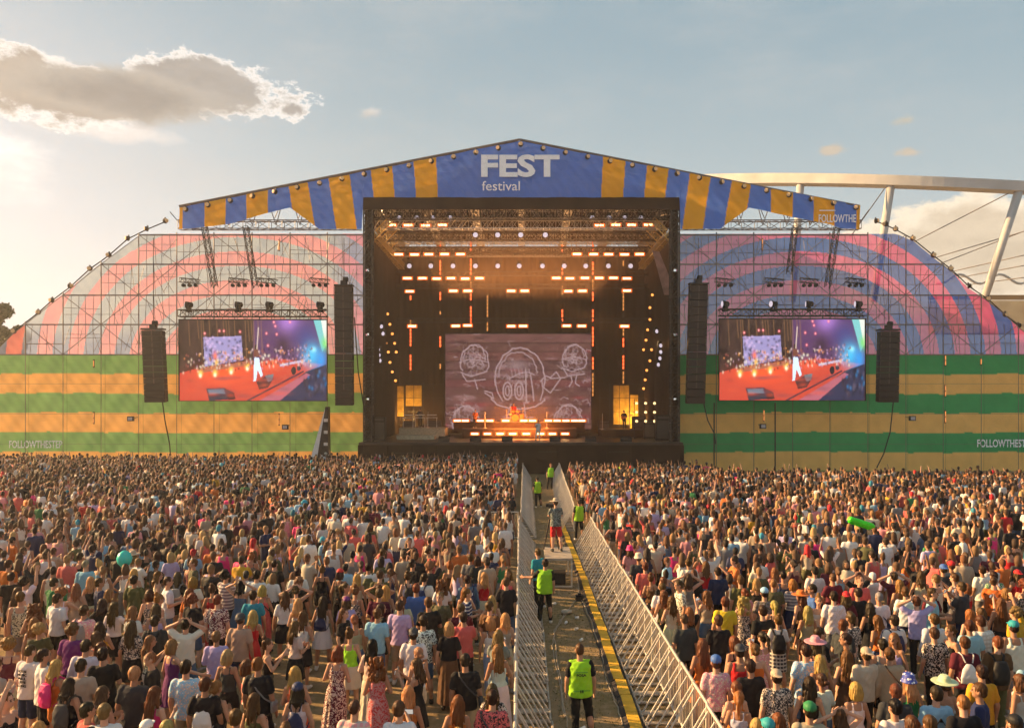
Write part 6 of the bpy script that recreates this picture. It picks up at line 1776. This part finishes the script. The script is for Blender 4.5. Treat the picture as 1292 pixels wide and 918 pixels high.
# ------------------------------------------------------------------ light
SUN_AZ, SUN_EL = -74.0, 20.5      # azimuth measured from the view axis, negative = left
sd = Vector((math.sin(R(SUN_AZ)) * math.cos(R(SUN_EL)), math.cos(R(SUN_AZ)) * math.cos(R(SUN_EL)), math.sin(R(SUN_EL))))
L = bpy.data.lights.new('sun', 'SUN'); L.energy = 5.0; L.angle = R(.8); L.color = (1, .62, .28)
so_ = bpy.data.objects.new('sun', L); COL.objects.link(so_); so_.rotation_euler = (-sd).to_track_quat('-Z', 'Y').to_euler()
def fill_light(nm, loc, e, col, size, rot):  # unseen fill lights added to brighten the stage deck, flats and roof
    l = bpy.data.lights.new(nm, 'AREA'); l.energy = e; l.color = col; l.size = size; o = bpy.data.objects.new(nm, l); COL.objects.link(o); o.location = loc; o.rotation_euler = rot
fill_light('floor_wash', (0, 71.4, 4.2), 900, (1, .3, .06), 5, (R(35), 0, 0))
fill_light('back_wash_left', (-11.3, 79.5, 4.0), 90, (1, .62, .18), 1.5, (R(100), 0, 0))
fill_light('back_wash_right', (11.2, 79.5, 4.0), 90, (1, .62, .18), 1.5, (R(100), 0, 0))
fill_light('roof_wash', (0, 74.5, 16.5), 1300, (1, .5, .2), 15, (R(180), 0, 0))
w = bpy.data.worlds.new('World'); scene.world = w; w.use_nodes = True
t = NT(w.node_tree); bg = w.node_tree.nodes['Background']
sky = t.n('ShaderNodeTexSky'); sky.sky_type = 'NISHITA'; sky.sun_disc = False; sky.sun_elevation = R(SUN_EL); sky.sun_rotation = R(SUN_AZ); sky.dust_density = 3.0; sky.air_density = 1.0; sky.altitude = 100
g = t.n('ShaderNodeTexCoord').outputs['Generated']; sx = t.n('ShaderNodeSeparateXYZ', i_0=g)
az = t.math('ARCTAN2', sx.outputs[0], sx.outputs[1]); elv = t.math('ARCSINE', sx.outputs[2])
cv = t.n('ShaderNodeCombineXYZ', i_0=az, i_1=elv).outputs[0]
def fbm(scale, stretch=2.2, off=(0, 0, 0), det=8.0):
    mp = t.n('ShaderNodeMapping', i_Vector=cv); mp.inputs['Scale'].default_value = (1, stretch, 1); mp.inputs['Location'].default_value = off
    return t.n('ShaderNodeTexNoise', i_Vector=mp.outputs[0], i_Scale=scale, i_Detail=det, i_Roughness=.68).outputs[0]
dotn = t.n('ShaderNodeVectorMath', operation='DOT_PRODUCT'); t.link(g, dotn.inputs[0]); dotn.inputs[1].default_value = sd
leftness = t.math('MULTIPLY', t.sstep(t.math('MULTIPLY', az, -1.0), .12, .85), t.math('SUBTRACT', 1.0, t.sstep(elv, .12, .62)))
K = 8.2
def k(c, s=1.0): return tuple(v * K * s for v in c)
# warm haze towards the horizon and the sun, over the Nishita sky
low = t.math('SUBTRACT', 1.0, t.sstep(elv, .0, .5))
hz = t.math('MULTIPLY', t.math('ADD', t.math('MULTIPLY', low, .55), .35), 1.0, clamp=True)
base = t.mix(t.math('MULTIPLY', low, .9), k(srgb(148, 175, 188)), k(srgb(216, 224, 222)))
base = t.mix(leftness, base, k(srgb(232, 233, 238)))
c = t.mix(.93, sky.outputs[0], base)
veil = t.math('MULTIPLY', t.sstep(fbm(3.0, 3.0, (4, 2, 0)), .42, .75), .35)
c = t.mix(veil, c, k(srgb(205, 205, 203)))
def cloud(c, px, py, wpx, hpx, edge, body, nsc=22., amp=1.0, thick=.35, off=(0, 0, 0), soft=.10, rim=(.04, .30)):
    u, v = (px - CX) / F, (CY - py) / F; a0 = math.atan(u); e0 = math.atan(v / math.sqrt(1 + u * u)); sa = wpx / F / (1 + u * u); se = hpx / F / math.sqrt(1 + u * u)
    dx = t.math('DIVIDE', t.math('SUBTRACT', az, a0), sa); dy = t.math('DIVIDE', t.math('SUBTRACT', elv, e0), se)
    d = t.math('SQRT', t.math('ADD', t.math('MULTIPLY', dx, dx), t.math('MULTIPLY', dy, dy)))
    n = t.math('ADD', t.math('MULTIPLY', t.math('SUBTRACT', fbm(nsc, 1.6, off), .5), 2.2 * amp), t.math('MULTIPLY', t.math('SUBTRACT', fbm(nsc * .3, 1.6, off, 3.0), .5), 2.0 * amp))
    D = t.math('ADD', t.math('SUBTRACT', 1.0, d), n)
    cover = t.sstep(D, 0.0, soft); inner = t.sstep(D, *rim)
    tex = t.mix(t.sstep(fbm(nsc * .8, 2.6, (7, 3, 1)), .35, .65), body, tuple(x * .82 for x in body))
    return t.mix(cover, c, t.mix(inner, edge, tex))
W1 = k((1, .97, .92), 1.02)
c = cloud(c, 1225, 315, 200, 84, k(srgb(255, 238, 212), 1.08), k(srgb(234, 214, 186), 1.05), 15., .75, off=(1, 5, 0), soft=.22, rim=(.12, .7))
c = cloud(c, 1052, 190, 26, 9, k(srgb(238, 218, 192)), k(srgb(220, 205, 185)), 30., 1.25, off=(3, 1, 0), soft=.9)
c = cloud(c, 1142, 152, 26, 8, k(srgb(220, 212, 196)), k(srgb(210, 205, 190)), 30., 1.25, off=(8, 1, 0), soft=.9)
c = cloud(c, 1150, 192, 22, 8, k(srgb(235, 215, 190)), k(srgb(220, 205, 185)), 30., 1.25, off=(5, 9, 0), soft=.9)
c = cloud(c, 467, 142, 22, 9, k(srgb(235, 230, 222)), k(srgb(215, 215, 210)), 30., 1.25, off=(2, 2, 0), soft=.9)
c = cloud(c, 0, 205, 85, 60, k((1, .99, .98), 1.0), k((1, .99, .98), 1.0), 14., .9, off=(6, 6, 0), soft=1.0)
c = cloud(c, 130, 163, 110, 14, k((1, .99, .97), 1.0), k(srgb(236, 232, 228)), 18., .7, off=(9, 2, 0), soft=.7)
c = cloud(c, 70, 112, 175, 40, W1, k(srgb(184, 176, 166)), 13., .95, off=(.6, 1.3, 0), soft=.12, rim=(.03, .34))
c = cloud(c, 270, 108, 120, 36, W1, k(srgb(176, 174, 170)), 15., .95, off=(2.6, 4.3, 0), soft=.12, rim=(.03, .34))
c = cloud(c, 165, 122, 190, 36, k(srgb(190, 184, 174)), k(srgb(162, 160, 156)), 12., .5, off=(5.6, 2.3, 0), soft=.5, rim=(.1, .8))
t.link(c, bg.inputs[0]); bg.inputs[1].default_value = .04

m = bpy.data.materials.new('warm_haze'); m.use_nodes = True; nt_ = m.node_tree; nt_.nodes.clear(); t = NT(nt_)
vo = t.n('ShaderNodeVolumePrincipled'); vo.inputs['Color'].default_value = (1, .96, .93, 1); vo.inputs['Density'].default_value = .00055; vo.inputs['Anisotropy'].default_value = .45
t.link(vo.outputs[0], t.n('ShaderNodeOutputMaterial').inputs['Volume'])
o = MB().box((0, 180, 30), (640, 460, 62)).build('haze', m); tag(o, 'thin warm evening haze over the whole field', kind='stuff')
m = bpy.data.materials.new('stage_smoke'); m.use_nodes = True; nt_ = m.node_tree; nt_.nodes.clear(); t = NT(nt_)
vo = t.n('ShaderNodeVolumePrincipled'); vo.inputs['Color'].default_value = (1, .62, .34, 1); vo.inputs['Density'].default_value = .011; vo.inputs['Anisotropy'].default_value = .1
t.link(vo.outputs[0], t.n('ShaderNodeOutputMaterial').inputs['Volume'])
o = MB().box((0, 74.6, 12.2), (25.2, 15.6, 18.8)).build('smoke', m); tag(o, 'thin amber lit smoke hanging inside the stage opening', kind='stuff')
# ------------------------------------------------------------------ camera
cam = bpy.data.cameras.new('camera'); co_ = bpy.data.objects.new('camera', cam); COL.objects.link(co_)
co_.location = (0, 0, CAMH); co_.rotation_euler = (R(90), 0, 0)
cam.sensor_width = 36; cam.lens = 36 * F / 1292; cam.shift_x = -(CX - 646) / 1292; cam.shift_y = (CY - 459) / 1292
cam.clip_start = .1; cam.clip_end = 3000
scene.camera = co_
vs_ = scene.view_settings; vs_.view_transform = 'Standard'; vs_.look = 'None'; vs_.exposure = EXPOSURE; vs_.gamma = 1; vs_.use_curve_mapping = False
scene.cycles.max_bounces = 5; scene.cycles.diffuse_bounces = 3; scene.cycles.volume_bounces = 0; scene.cycles.adaptive_threshold = .03; scene.cycles.transparent_max_bounces = 12; scene.cycles.use_denoising = True
